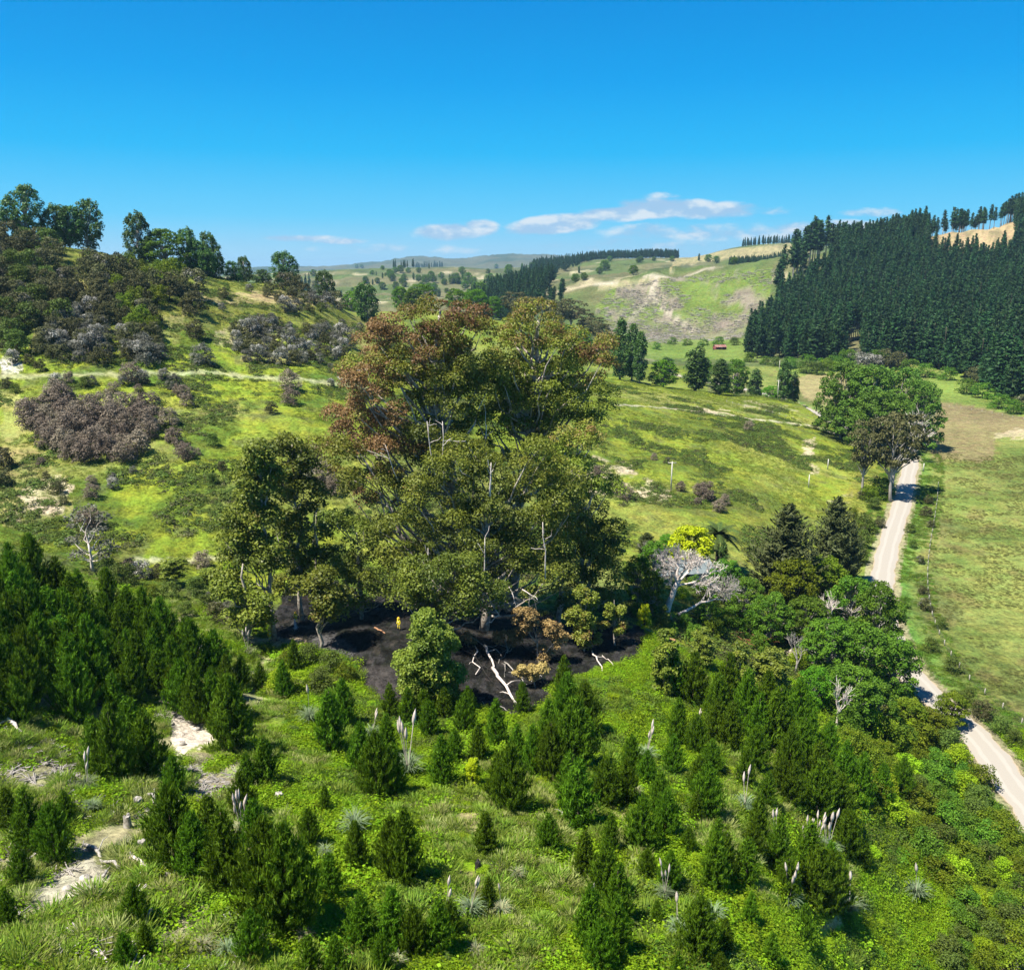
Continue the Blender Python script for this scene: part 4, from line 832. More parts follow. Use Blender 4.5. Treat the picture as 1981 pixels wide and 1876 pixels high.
# homestead trees
for px, pb, pt, wpx, key, lab, cat, nm in (
  (1512, 1168, 976, 150, 'macro', 'dark layered macrocarpa, left of the dark pair', 'tree', 'macrocarpa_tree'), (1606, 1125, 962, 115, 'macro', 'dense dark pointed conifer, right of the dark pair', 'tree', 'macrocarpa_tree'), (1640, 1125, 1010, 60, 'macro', 'shorter dark conifer beside the pointed one nearest to the road', 'tree', 'macrocarpa_tree'),
  (1530, 1195, 1085, 110, 'olive', 'yellow green rounded tree in front of the dark conifers', 'tree', 'leafy_tree'), (1590, 1180, 1078, 90, 'olive', 'olive gold tree right of the yellow green one', 'tree', 'leafy_tree'), (1335, 1104, 1024, 90, 'lime', 'brilliant yellow tree behind the white dead tree', 'tree', 'golden_tree'),
  (1396, 1115, 1050, 26, 'poplar', 'narrow dark cypress in front of the palm', 'tree', 'cypress_tree'), (1262, 1130, 1050, 60, 'round', 'dark green tree in shade right of the gum clump', 'tree', 'leafy_tree'), (1232, 1165, 1078, 60, 'round', 'deep green tree under the right edge of the gum clump', 'tree', 'leafy_tree'),
  (1262, 1185, 1110, 50, 'round', 'green tree left of the dead white trunk', 'tree', 'leafy_tree'), (1250, 1070, 1030, 50, 'macro', 'small dull conifer at the pasture edge', 'tree', 'conifer'), (1290, 1070, 1035, 40, 'roundbright', 'green bush tree left of the yellow tree', 'tree', 'leafy_tree'),
  (1400, 1165, 1085, 70, 'round', 'green tree behind the bare white twigs', 'tree', 'leafy_tree'), (1440, 1200, 1120, 80, 'round', 'rounded green tree right of the bare white twigs', 'tree', 'leafy_tree'), (1370, 1210, 1165, 60, 'roundbright', 'low bright tree at the right of the dead trunk', 'tree', 'leafy_tree'),
  (1245, 1220, 1170, 30, 'lime', 'small yellow green shrub in the shade by the gum clump', 'shrub', 'shrub'), (1490, 1245, 1150, 90, 'round', 'green tree at the left of the big roadside mass', 'tree', 'leafy_tree'), (1560, 1250, 1160, 100, 'round', 'green tree with fine white twigs above the woodpile', 'tree', 'leafy_tree'),
  (1640, 1230, 1120, 110, 'round', 'tree under the dark conifers beside the road', 'tree', 'leafy_tree'), (1690, 1260, 1130, 100, 'round', 'tree hanging over the narrow part of the road', 'tree', 'leafy_tree'), (1600, 1300, 1200, 110, 'round', 'central tree of the roadside mass', 'tree', 'leafy_tree'),
  (1660, 1330, 1210, 130, 'round', 'broad tree whose right branches cover the road', 'tree', 'leafy_tree'), (1720, 1350, 1230, 110, 'round', 'tree casting shade onto the road bend', 'tree', 'leafy_tree'), (1640, 1400, 1290, 120, 'round', 'tree behind the small bare white tree', 'tree', 'leafy_tree'),
  (1690, 1410, 1320, 90, 'round', 'lower tree at the foot of the roadside mass', 'tree', 'leafy_tree'), (1570, 1370, 1290, 70, 'roundbright', 'bright leafy tree below the woodpile', 'tree', 'leafy_tree'), (1838, 1405, 1340, 70, 'olive', 'round olive tree right at the road edge', 'tree', 'leafy_tree'),
  (1750, 1420, 1350, 80, 'olive', 'olive tree left of the round roadside one', 'tree', 'leafy_tree'), (1790, 1430, 1370, 70, 'olive', 'low olive tree where the slope meets the road', 'tree', 'leafy_tree'),
  (1487, 1345, 1250, 74, 'gumyoung', 'dense conical young gum among the pines', 'tree', 'gum_tree'), (1285, 1345, 1215, 60, 'gumyoung', 'slender young gum at the end of the burnt ground', 'tree', 'gum_tree'), (1355, 1290, 1215, 50, 'gumyoung', 'young gum right of the little lawn', 'tree', 'gum_tree'),
  (1345, 1350, 1280, 50, 'gumyoung', 'grey leaved young gum between pines', 'tree', 'gum_tree'), (1280, 1215, 1170, 32, 'gumyoung', 'little gum at the foot of the dead white tree', 'tree', 'gum_tree'), (1430, 1330, 1240, 50, 'gumyoung', 'tall young gum left of the conical one', 'tree', 'gum_tree'),
  (180, 1105, 985, 120, 'sparse', 'thin grey gum with white twigs above the dense pines', 'tree', 'gum_tree'), (340, 1130, 1082, 62, 'gum', 'little gum with orange leaves behind the pines', 'tree', 'gum_tree'), (400, 1130, 1100, 50, 'gum', 'small pale stemmed gum behind the pines', 'tree', 'gum_tree'),
  (120, 1290, 1190, 56, 'roundbright', 'lime yellow tree glowing among dense dark pines', 'tree', 'leafy_tree'), (205, 1320, 1260, 60, 'gumyoung', 'grey green gum below the lime yellow tree', 'tree', 'gum_tree'), (915, 1520, 1465, 32, 'lime', 'small yellow green bush between pampas and pines', 'shrub', 'shrub')):
    p = hit(px, pb, 40); hm = (pb-pt)*mpp(p)*1.06
    wk = {'macro': .62, 'poplar': .32, 'round': .95, 'roundbright': .95, 'olive': .95, 'lime': .95, 'gumyoung': .56, 'gum': .65, 'sparse': .95}[key]
    plant(key, p, hm, w=min(2.2, (wpx/(pb-pt))/wk), label=lab, cat=cat, name=nm)

# palm
p = hit(1386, 1100); r = empty('palm_tree', p); hh = 96*mpp(p); t = MB(); t.tube(bend((0, 0, -.2), (0, 0, hh*.72), 4), [.5, .4, .38, .42], 8); t.build('trunk', WD_DARK, r, True)
rng = wood(9)
for i in range(34):
    a = i*2.4; el_ = rng.uniform(-.2, 1.2); Lf = hh*.46; u = np.linspace(0, 1, 9); b = MB(); d = np.array([math.cos(a), math.sin(a), 0])
    P = np.array([0, 0, hh*.72])+d*(Lf*u*math.cos(el_*.8))[:, None]; P[:, 2] += Lf*(u*math.sin(el_)*1.1-.5*u**2)
    sdv = np.array([-d[1], d[0], 0]); b.tube(P, np.linspace(.05, .01, 9), 3, False)
    for q in range(1, 9):
        for s_ in (-1, 1):
            for e in (0, .33, .66):
                c0 = P[q]+(P[q-1]-P[q])*e; tip = c0+sdv*s_*Lf*.24*(1.1-u[q]*.7)+(P[q]-P[q-1])*.9+np.array([0, 0, -Lf*.05])
                w_ = (P[q]-P[q-1])*.5; b.add([c0, c0+w_, tip, tip-w_*.1], np.array([[0, 1, 2, 3]]), .3+.5*rng.random())
    b.build('frond', LM_PALM, r)
tag(r, 'palm tree with drooping dark fronds behind the yellow tree', 'palm')

# white dead tree (leaning trunk, crown of bare twigs and one low limb)
p = hit(1286, 1190); hh = 124*mpp(p); r = empty('dead_tree', p); rng = wood(77); t = MB()
fk = np.array([hh*.17, 0, hh*.55]); t.tube(bend((0, 0, -.3), fk, 6, 0, rng, .01), np.linspace(.62, .36, 6), 10); t.build('trunk', WD_WHITE, r, True)
def twig(mb, a, d, L_, rad, k, rng, sp_=.55):
    b_ = a+d*L_; P = bend(a, b_, 4, 0, rng, .05); mb.tube(P, np.linspace(max(rad, .035), max(rad*.6, .028), 4), 5 if k > 1 else 3, False)
    if k:
        for i in range(3):
            nd = unit(d+rng.normal(size=3)*sp_+np.array([0, 0, .10])); twig(mb, P[-1] if i < 2 else P[2], nd, L_*rng.uniform(.6, .85), rad*.6, k-1, rng, sp_)
for st, d, L_, rad in ((fk, (.05, .1, 1), .22, .30), (fk, (-.5, -.2, .9), .20, .22), (fk*.95, (.7, .2, .7), .22, .24), (fk, (.3, -.4, .9), .22, .22), (fk*.85, (1.0, .1, .25), .26, .22), (fk, (-.2, .5, 1), .2, .2), (fk*.7, (-.35, 0, .9), .14, .12)):
    b = MB(); twig(b, np.array(st), unit(np.array(d, float)), hh*L_, rad*1.15, 5, rng, .48); b.build('branch', WD_WHITE, r, True)
tag(r, 'white leafless dead tree with thick leaning trunk and fan of bare twigs', 'dead tree')
p = hit(1312, 1192); r = empty('fallen_branch', p); rng = wood(78); b = MB()
q0 = np.array([0, 0, .3]); q1 = np.array([90*mpp(p), 2., 2.2]); Pm = bend(q0, q1, 7, .05, rng, .02); b.tube(Pm, np.linspace(.28, .10, 7), 7); b.build('limb', WD_WHITE, r, True)
for i in range(3, 7):
    b = MB()
    for k in range(2): twig(b, Pm[i], unit(np.array([.6, rng.normal()*.5, .75])), 1.6, .09, 4, rng, .5)
    b.build('branch', WD_GREY, r, True)
tag(r, 'torn off white limb with grey twigs lying right of the dead tree', 'fallen branch')
for px, pb, pt, lab, seed, m_ in ((1618, 1408, 1300, 'small bare white tree on the slope below the roadside trees', 5, WD_WHITE), (1245, 1080, 1040, 'grey leafless bush left of the yellow tree', 6, WD_GREY), (1540, 1300, 1210, 'bare pale stem rising beside the woodpile', 8, WD_GREY), (1765, 895, 780, 'pale branched bare tree at the right of the road grove', 12, WD_WHITE),
                                  (1432, 1185, 1130, 'thin white twiggy bare tree right of the fallen limb', 13, WD_GREY), (1600, 1235, 1140, 'bare white branch fork above the roadside canopy', 14, WD_WHITE)):
    p = hit(px, pb); bare('bare_tree', p, (pb-pt)*mpp(p), m_, lab, seed, depth=4, spread=.35, r0=.022)
# ------------------------------------------------------------------ young plantation pines
YP = [(150,1400,150),(225,1515,170),(290,1505,150),(190,1500,130),(260,1480,150),(450,1455,170),(515,1520,110),(480,1525,80),(25,1340,120),(60,1640,130),(110,1670,140),(45,1715,100),(20,1600,90),(265,1790,100),(340,1680,190),(380,1700,150),(440,1720,180),
 (520,1780,230),(560,1800,240),(495,1640,110),(640,1740,110),(690,1680,110),(245,1876,90),(285,1850,80),(490,1860,120),(600,1890,100),(20,1800,100),(640,1450,130),(665,1400,100),(700,1500,120),(730,1545,150),(762,1540,120),(790,1400,80),(855,1520,110),
 (830,1425,80),(960,1440,100),(900,1420,90),(988,1575,160),(962,1560,120),(940,1655,100),(1060,1650,90),(785,1710,170),(758,1690,130),(1030,1500,110),(1065,1510,130),(1110,1490,160),(1095,1400,110),(1130,1425,120),(1118,1600,150),(1100,1560,120),(1170,1560,110),
 (1210,1552,100),(1240,1645,120),(1287,1620,110),(1275,1580,100),(1130,1700,110),(1170,1740,130),(1195,1790,140),(1140,1835,150),(1190,1850,140),(1160,1876,120),(700,1835,130),(762,1840,150),(800,1850,120),(850,1840,120),(870,1815,90),(945,1762,80),(740,1890,100),
 (650,1890,100),(1295,1722,90),(1270,1790,60),(1300,1350,110),(1340,1362,110),(1385,1402,110),(1405,1382,130),(1440,1422,140),(1480,1402,120),(1500,1452,140),(1540,1432,130),(1550,1482,110),(1412,1452,110),(1365,1582,120),(1350,1540,90),(1465,1620,100),(1386,1660,90),
 (1400,1702,110),(1380,1724,140),(1442,1712,110),(1455,1664,90),(1502,1692,130),(1450,1792,80),(1520,1742,100),(1560,1702,130),(1577,1762,150),(1602,1772,150),(1637,1660,110),(1550,1842,110),(1350,1858,150),(1400,1842,80),(1310,1890,60),(1390,1890,60),(1620,1602,120),
 (1662,1562,120),(1702,1562,100),(1580,1582,130),(1530,1562,100),(1742,1542,90),(1670,1684,70),(1440,1522,90),(1482,1562,80),(1600,1475,90),(630,1570,60),(585,1700,90),(340,1540,90),(1090,1350,90),(1060,1440,100),(1220,1500,90),(1250,1520,80),(1310,1440,100),(1345,1460,90),
 (1580,1520,100),(1630,1530,110),(1460,1490,100),(1375,1500,80),(750,1470,100),(880,1480,80),(1000,1480,90),(570,1300,70),(505,1335,60),(550,1350,80),(470,1330,70),(130,1590,70),(330,1610,110),(410,1640,120),(600,1640,90),(470,1580,100),(1250,1700,70),(1330,1650,60),(1300,1500,90),
 (1490,1876,90),(1600,1720,110),(1180,1650,90),(1010,1380,70),(905,1380,60),(860,1390,70),(820,1395,70),(755,1385,70),(925,1470,80),(1345,1590,70),(1510,1540,90),(1385,1440,100),(1465,1440,110),(1525,1500,110),(1565,1460,90)]
pines = []
rng = wood(300)
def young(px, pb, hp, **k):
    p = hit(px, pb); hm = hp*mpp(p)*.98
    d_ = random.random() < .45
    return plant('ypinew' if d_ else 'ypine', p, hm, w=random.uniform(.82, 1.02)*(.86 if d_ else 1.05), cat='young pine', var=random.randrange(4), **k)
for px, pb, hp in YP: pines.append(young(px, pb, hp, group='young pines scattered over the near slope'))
LM_ = [(380, 1420, 'the big white clay scar'), (100, 1715, 'the log strewn slip at lower left'), (245, 1590, 'the split grey stump'), (270, 1525, 'the leaning log above the grey stump'), (470, 1590, 'the tall dead pampas plumes at left'), (685, 1590, 'the blue green tussock on the creeper bank'), (790, 1490, 'the pampas with three cream plumes'), (945, 1370, 'the lower tip of the black ground'),
  (832, 1350, 'the rounded gum before the black ground'), (999, 1368, 'the end of the fallen white limb'), (1150, 1340, 'the lime creeper bank'), (1250, 1460, 'the small pampas on the right slope'), (915, 1500, 'the small yellow green bush'), (900, 1620, 'the bare brown patch in mid slope'), (1080, 1580, 'the pale rock among the middle pines'), (1340, 1700, 'the large pampas low in the middle'),
  (1500, 1600, 'the cluster of pampas plumes'), (1525, 1740, 'the white plumed pampas at lower right'), (1615, 1780, 'the straw patch at lower right'), (1487, 1340, 'the conical young gum'), (1618, 1408, 'the small bare white tree'), (1285, 1340, 'the slender gum by the burnt ground'), (150, 1880, 'the log near the bottom left corner'), (600, 1880, 'the pale straw tussocks at the bottom'), (1000, 1876, 'the middle of the bottom edge'),
  (1350, 1876, 'the bottom edge below the large pampas'), (480, 1240, 'the slim gums'), (1740, 1560, 'the olive shrub belt'), (1170, 1850, 'the bright creeper bank at the bottom'), (120, 1290, 'the lime yellow tree'), (700, 1420, 'the burnt gully'), (860, 1830, 'the grey pampas near the bottom')]
def pdesc(o_):
    h = o_.scale[2]; return ('small dark young pine' if h < 3.6 else 'bushy dark young pine' if h < 5.6 else 'tall dark young pine')
auto_label(pines, pdesc, LM_)
# packed stand on the left shoulder
stand = [(-60, 1150), (40, 1150), (170, 1190), (300, 1230), (400, 1290), (450, 1350), (470, 1430), (420, 1440), (330, 1370), (285, 1330), (240, 1400), (160, 1380), (100, 1320), (60, 1400), (-60, 1420)]
def in1(px, py, poly):
    ins = False; n = len(poly)
    for i in range(n):
        x1, y1 = poly[i]; x2, y2 = poly[(i+1) % n]
        if (y1 > py) != (y2 > py) and px < (x2-x1)*(py-y1)/(y2-y1)+x1: ins = not ins
    return ins
pts = []
for _ in range(6000):
    px, py = rng.uniform(-60, 480), rng.uniform(1140, 1450)
    if in1(px, py, stand) and all(math.hypot(px-a, (py-b)*1.3) > 33 for a, b in pts): pts.append((px, py))
sto = []
for px, py in pts: sto += [young(px, py, rng.uniform(88, 132)*(1.1 if px < 200 else .95), label='dark young pine packed into the dense pine stand on the left shoulder', group='packed young pines on the left shoulder')]
print('young pines', len(pines), 'stand', len(pts))

STAND = sto
# ------------------------------------------------------------------ manuka scrub on the left hill
LANES = [[(108, 498), (150, 505), (185, 560), (190, 610), (160, 600), (128, 545)], [(30, 655), (75, 640), (110, 600), (135, 605), (105, 655), (75, 690), (40, 700)], [(300, 600), (365, 585), (375, 600), (340, 660), (300, 660)], [(205, 640), (235, 640), (240, 700), (215, 700)]]
ORD = ['first', 'second', 'third', 'fourth', 'fifth', 'sixth', 'seventh', 'eighth', 'ninth', 'tenth', 'eleventh', 'twelfth', 'thirteenth', 'fourteenth', 'fifteenth', 'sixteenth', 'seventeenth', 'eighteenth', 'nineteenth', 'twentieth']
def row_label(items, what, where):
    """label the members of a packed group by their row and their place in it"""
    if len(items) < 2: return
    q = []
    for o_ in items:
        x, y = project(*[np.float64(v) for v in o_.location]); q.append((float(y), float(x), o_))
    q.sort(key=lambda e: e[0]); nr = max(1, min(12, round(math.sqrt(len(q)*.7)))); per = math.ceil(len(q)/nr)
    for r_ in range(nr):
        row = sorted(q[r_*per:(r_+1)*per], key=lambda e: e[1])
        for k, e in enumerate(row): e[2]['label'] = f"{what}, {ORD[min(k, 19)]} from left, row {('the ' + ORD[r_]) if r_ else 'the top'} of {where}".replace('row the top', 'top row').replace('row the ', '') if r_ == 0 else f"{what}, {ORD[min(k, 19)]} from left, {ORD[r_]} row of {where}"
def fill(poly, step, size, keys, label, group, ymin=130, squash=1.0, cat='bush', seed=1, name='manuka_bush'):
    rng = wood(seed); xs = [p[0] for p in poly]; ys = [p[1] for p in poly]; pts = []
    for _ in range(2500):
        px, py = rng.uniform(min(xs), max(xs)), rng.uniform(min(ys), max(ys))
        if any(in1(px, py, q) for q in LANES): continue
        if in1(px, py, poly) and all(math.hypot(px-a, (py-b)*1.35) > step for a, b in pts): pts.append((px, py))
    made = []
    for px, py in pts:
        p = hit(px, py, ymin); s_ = size*rng.uniform(.75, 1.3)*mpp(p)
        made.append(plant(keys[rng.integers(len(keys))], p, s_*rng.uniform(.8, 1.05)*squash, w=1.05/squash, label=label, cat=cat, group=group, name=name))
    row_label(made, (label.split('bush')[0].strip()+' bush').strip(), 'the '+group)
    return len(pts)
row_label(STAND, 'dark young pine', 'the packed left stand')
n = 0
n += fill([(0, 470), (80, 480), (112, 500), (95, 530), (135, 575), (115, 650), (80, 690), (40, 690), (-30, 650), (-30, 480)], 21, 40, ['sdark', 'sdark', 'sdark', 'sgum'], 'dark manuka bush in the dense scrub at the top left', 'dark scrub at the top left', seed=1)
n += fill([(130, 520), (190, 515), (250, 520), (330, 545), (375, 572), (385, 612), (300, 655), (240, 640), (180, 612), (140, 585)], 22, 41, ['sdark', 'sdark', 'solive', 'sdark'], 'dark olive bush in the wide scrub below the ridge poplars', 'olive scrub below the ridge poplars', seed=2)
n += fill([(85, 625), (180, 600), (205, 650), (213, 708), (150, 708), (85, 690)], 19, 33, ['sgrey', 'sgrey', 'sdark'], 'silver flecked bush in the grey scrub above the farm track', 'silver grey scrub above the track', seed=3)
n += fill([(230, 645), (300, 655), (315, 692), (280, 708), (235, 692)], 17, 32, ['sdark', 'sgrey'], 'dark bush in the round thicket right of the silver scrub', 'round dark thicket above the track', seed=4)
n += fill([(445, 650), (500, 630), (600, 645), (675, 655), (670, 700), (560, 708), (480, 705), (460, 685)], 17, 26, ['sgrey', 'sgrey', 'sdark'], 'grey bush in the loose thicket left of the giant gums', 'grey thicket left of the giant gums', seed=5)
n += fill([(515, 560), (620, 565), (655, 600), (560, 610), (520, 585)], 20, 26, ['sdark', 'sgrey'], 'bush of the small thicket under the windswept saddle poplar', 'small thicket under the saddle', seed=6)
n += fill([(45, 805), (110, 775), (150, 800), (290, 790), (300, 835), (280, 875), (230, 900), (190, 885), (170, 905), (130, 890), (85, 865)], 22, 40, ['sbrown'], 'pinkish brown bush in the large faded thicket below the track', 'faded brown thicket below the track', seed=7)
n += fill([(0, 640), (60, 680), (80, 720), (0, 700)], 26, 20, ['sgrey', 'sdark'], 'small bush on the bare clay at the left above the track', 'bushes on bare clay above the track', seed=8)
n += fill([(430, 560), (520, 590), (640, 640), (700, 640), (660, 600), (560, 570)], 34, 15, ['sdark', 'sgrey', 'sgum'], 'tiny bush dotted over the pale upper pasture', 'tiny bushes on the upper pasture', seed=9)
print('scrub', n)
solo = []
for px, py, s_, key in ((392, 706, 40, 'sgrey'), (378, 655, 34, 'sdark'), (362, 600, 24, 'sdark'), (433, 578, 22, 'sdark'), (430, 600, 14, 'sgrey'), (256, 740, 40, 'sbrown'), (275, 745, 30, 'sgrey'), (268, 760, 18, 'sbrown'), (318, 735, 22, 'sgrey'), (338, 752, 28, 'sgrey'), (355, 768, 24, 'sbrown'), (345, 762, 20, 'sbrown'), (362, 785, 24, 'sbrown'), (563, 755, 40, 'sbrown'), (562, 782, 32, 'sbrown'), (525, 800, 24, 'sdark'),
    (328, 822, 34, 'sbrown'), (340, 858, 32, 'sbrown'), (330, 850, 22, 'sbrown'), (362, 888, 32, 'sbrown'), (350, 878, 24, 'sbrown'), (382, 880, 14, 'sbrown'), (258, 886, 20, 'sbrown'), (178, 938, 20, 'sbrown'), (178, 962, 28, 'sbrown'), (220, 945, 22, 'sgrey'), (217, 930, 16, 'sgrey'), (258, 915, 14, 'sgrey'), (110, 748, 26, 'sgrey'), (133, 740, 22, 'sbrown'), (100, 785, 26, 'sdark'), (122, 790, 30, 'sbrown'),
    (145, 800, 24, 'sbrown'), (140, 775, 18, 'sbrown'), (165, 750, 22, 'sgum'), (178, 745, 18, 'sgrey'), (222, 762, 24, 'sbrown'), (238, 745, 20, 'sgrey'), (103, 780, 18, 'sdark'), (8, 905, 40, 'sdark'), (5, 940, 36, 'sdark'), (112, 955, 26, 'sdark'), (125, 975, 18, 'sdark'), (90, 925, 14, 'sdark'), (160, 1010, 26, 'sbrown'), (180, 1020, 40, 'sbrown'), (80, 900, 16, 'sbrown'), (412, 862, 24, 'sgum'), (430, 910, 18, 'sdark'),
    (410, 935, 20, 'sgum'), (505, 870, 16, 'sgum'), (392, 1098, 34, 'sbrown'), (605, 905, 46, 'sbrown'), (625, 935, 44, 'sbrown'), (645, 955, 34, 'sbrown'), (600, 930, 28, 'sgrey'), (640, 748, 16, 'sgrey'), (507, 652, 30, 'sdark'), (628, 640, 22, 'sdark'), (607, 655, 22, 'sgrey'), (655, 690, 20, 'sgrey'), (580, 700, 20, 'sdark'), (640, 715, 12, 'sgrey'), (15, 750, 20, 'sdark'), (30, 760, 18, 'sgum'),
    (1365, 965, 34, 'sbrown'), (1390, 990, 26, 'sbrown'), (1352, 958, 24, 'sbrown'), (1402, 975, 20, 'sbrown'), (1316, 950, 20, 'sbrown'), (1210, 965, 26, 'sbrown'), (1192, 955, 30, 'sbrown'), (1155, 918, 18, 'sbrown'), (1350, 975, 14, 'sbrown'), (1448, 832, 18, 'sbrown'), (1700, 1020, 22, 'sdark'), (1665, 965, 16, 'sdark'), (1790, 1000, 22, 'sdark'), (1795, 975, 18, 'sdark'),
    (1265, 890, 14, 'sbrown'), (1290, 896, 12, 'sdark'), (1575, 830, 14, 'sdark')):
    p = hit(px, py, 120); solo.append(plant(key, p, s_*mpp(p)*.95, w=1.1, cat='bush', name='manuka_bush', group='single manuka bushes dotted over the pasture'))
nm_ = {}
auto_label(solo, lambda o_: {'sgrey': 'grey', 'sdark': 'dark', 'sbrown': 'pinkish brown'}.get('', 'rounded manuka') + ' bush', [(255, 720, 'the middle of the farm track'), (10, 700, 'the white quarry scar at the left edge'), (90, 950, 'the cracked clay bank at far left'), (160, 850, 'the large faded thicket'), (345, 860, 'the open slope right of the faded thicket'), (563, 755, 'the track end by the giant gums'), (390, 690, 'the lone round bush above the track'), (430, 580, 'the tan bank under the ridge'),
    (620, 930, 'the gap between slim gums and giants'), (180, 950, 'the slope above the thin grey gum'), (400, 1090, 'the foot of the hill behind the pines'), (650, 670, 'the grey thicket by the gums'), (1375, 970, 'the tall pole on the right pasture'), (1180, 940, 'the tan bank right of the gums'), (1448, 830, 'the stock track on the spur'), (1700, 1000, 'the roadside bank'), (1790, 990, 'the paddock side of the road'), (110, 770, 'the slope between track and faded thicket')])
# green shrubs around gardens, gully and roadside
sh = [(1700, 965, 44, 'sgreen'), (1680, 970, 34, 'solive'), (1715, 958, 30, 'sgreen'), (1650, 1000, 20, 'solive'), (1690, 985, 26, 'sgum'), (1672, 1030, 40, 'sgum'), (1665, 1060, 40, 'sgum'), (1660, 1090, 36, 'sgum'), (1800, 1020, 16, 'sdark'), (1760, 1030, 20, 'sgum'), (1765, 1060, 18, 'sgum'), (1345, 1245, 40, 'sgreen'), (1325, 1210, 26, 'sgreen'), (1300, 1225, 24, 'sgreen'), (1380, 1230, 40, 'solive'), (1410, 1210, 40, 'sgreen'), (1450, 1225, 50, 'sgreen'), (1470, 1260, 36, 'sgreen'), (1320, 1160, 30, 'slime'), (1345, 1140, 30, 'sgreen'), (1230, 1190, 26, 'sgreen'), (1215, 1120, 40, 'sgreen'),
  (1540, 1290, 40, 'slime'), (1580, 1330, 46, 'sgreen'), (1600, 1360, 40, 'sgreen'), (1745, 1290, 44, 'sgreen'), (1735, 1195, 36, 'sgreen'), (1745, 1175, 26, 'sgreen'), (1790, 1180, 26, 'sdark'), (1820, 1215, 24, 'sgum'), (1840, 1300, 34, 'sgum'), (1800, 1260, 30, 'sgum'), (1870, 1360, 34, 'sgum'), (1900, 1390, 40, 'sdark'), (1935, 1420, 40, 'sgum'), (1960, 1440, 34, 'sgum'), (1785, 1150, 20, 'sdark'), (1780, 1090, 18, 'sdark')]
belt = []
rb = wood(55)
for _ in range(4000):
    px, py = rb.uniform(1560, 1990), rb.uniform(1400, 1880)
    f_ = (1640-px)*.0+0
    inb = in1(px, py, [(1560, 1490), (1640, 1420), (1760, 1410), (1850, 1440), (1900, 1540), (1960, 1600), (1985, 1660), (1985, 1880), (1820, 1880), (1860, 1780), (1760, 1620), (1640, 1560)])
    if inb and all(math.hypot(px-a, (py-b)*1.3) > 30 for a, b, *_ in belt): belt.append((px, py, rb.uniform(40, 66), ['solive', 'sgreen', 'slime', 'sgum', 'solive'][rb.integers(5)]))
bl = []
for px, py, s_, key in belt:
    p = hit(px, py); bl.append(plant(key, p, s_*mpp(p)*.8, w=1.25, cat='shrub', name='shrub', group='shrub belt above the road'))
row_label(bl, 'rounded shrub', 'the shrub belt beside the road')
gs = []
for px, py, s_, key in sh:
    p = hit(px, py); gs.append(plant(key, p, s_*mpp(p)*.85, w=1.2, cat='shrub', name='shrub', group='garden and roadside shrubs'))
auto_label(gs, lambda o_: 'leafy green shrub', [(1700, 960, 'the grey roadside gum trunk'), (1665, 1060, 'the bank beside the dark conifers'), (1350, 1240, 'the little lawn below the dead tree'), (1450, 1230, 'the heap of red brush'), (1320, 1150, 'the dead white trunk'), (1220, 1150, 'the right edge of the gum clump'), (1580, 1330, 'the trees below the woodpile'), (1740, 1200, 'the narrow leafy stretch of road'), (1800, 1240, 'the fence beside the road'), (1900, 1390, 'the paddock corner by the lower road'), (1780, 1060, 'the straight upper stretch of road')])
gl = []
for px, py, s_, key, lab in ((400, 1180, 30, 'sgum', 1), (420, 1200, 34, 'sdark', 1), (380, 1150, 34, 'sgum', 1), (330, 1160, 34, 'sgum', 1), (290, 1160, 30, 'solive', 1), (430, 1150, 36, 'slime', 1), (410, 1170, 24, 'sgrey', 1), (450, 1130, 40, 'slime', 1), (440, 1190, 26, 'sgrey', 1), (360, 1190, 26, 'sgum', 1), (560, 1290, 34, 'solive', 1), (600, 1285, 40, 'sgum', 1), (640, 1300, 40, 'sgum', 1), (670, 1320, 36, 'solive', 1), (540, 1340, 44, 'slime', 1), (580, 1340, 40, 'slime', 1), (620, 1340, 44, 'sgum', 1), (240, 1130, 40, 'sgum', 1), (210, 1110, 30, 'sgum', 1), (275, 1120, 34, 'sgrey', 1), (250, 1105, 26, 'sbrown', 1), (310, 1120, 30, 'sdark', 1)):
    p = hit(px, py); gl.append(plant(key, p, s_*mpp(p), w=1.2, cat='shrub', name='shrub', group='gully shrubs between pines and gums'))
row_label(gl, 'scrubby shrub', 'the gully shrubs left of the slim gums')
# creeper mounds and leafy clumps in the plantation
md = []
for _ in range(3000):
    px, py = rb.uniform(480, 1700), rb.uniform(1320, 1880)
    if all(math.hypot(px-a, (py-b)*1.2) > 62 for a, b in md) and not in1(px, py, burn_poly): md.append((px, py))
ml = []
for i, (px, py) in enumerate(md):
    p = hit(px, py); k_ = 'slime' if rb.random() < .6 else ('sgreen' if px > 1150 else 'sgum')
    ml.append(plant(k_, p, rb.uniform(16, 30)*mpp(p)*.6, w=2.0, cat='shrub', name='shrub', group='low leafy mounds between the young pines'))

row_label(ml, 'low leafy mound', 'the mounds between the pines')
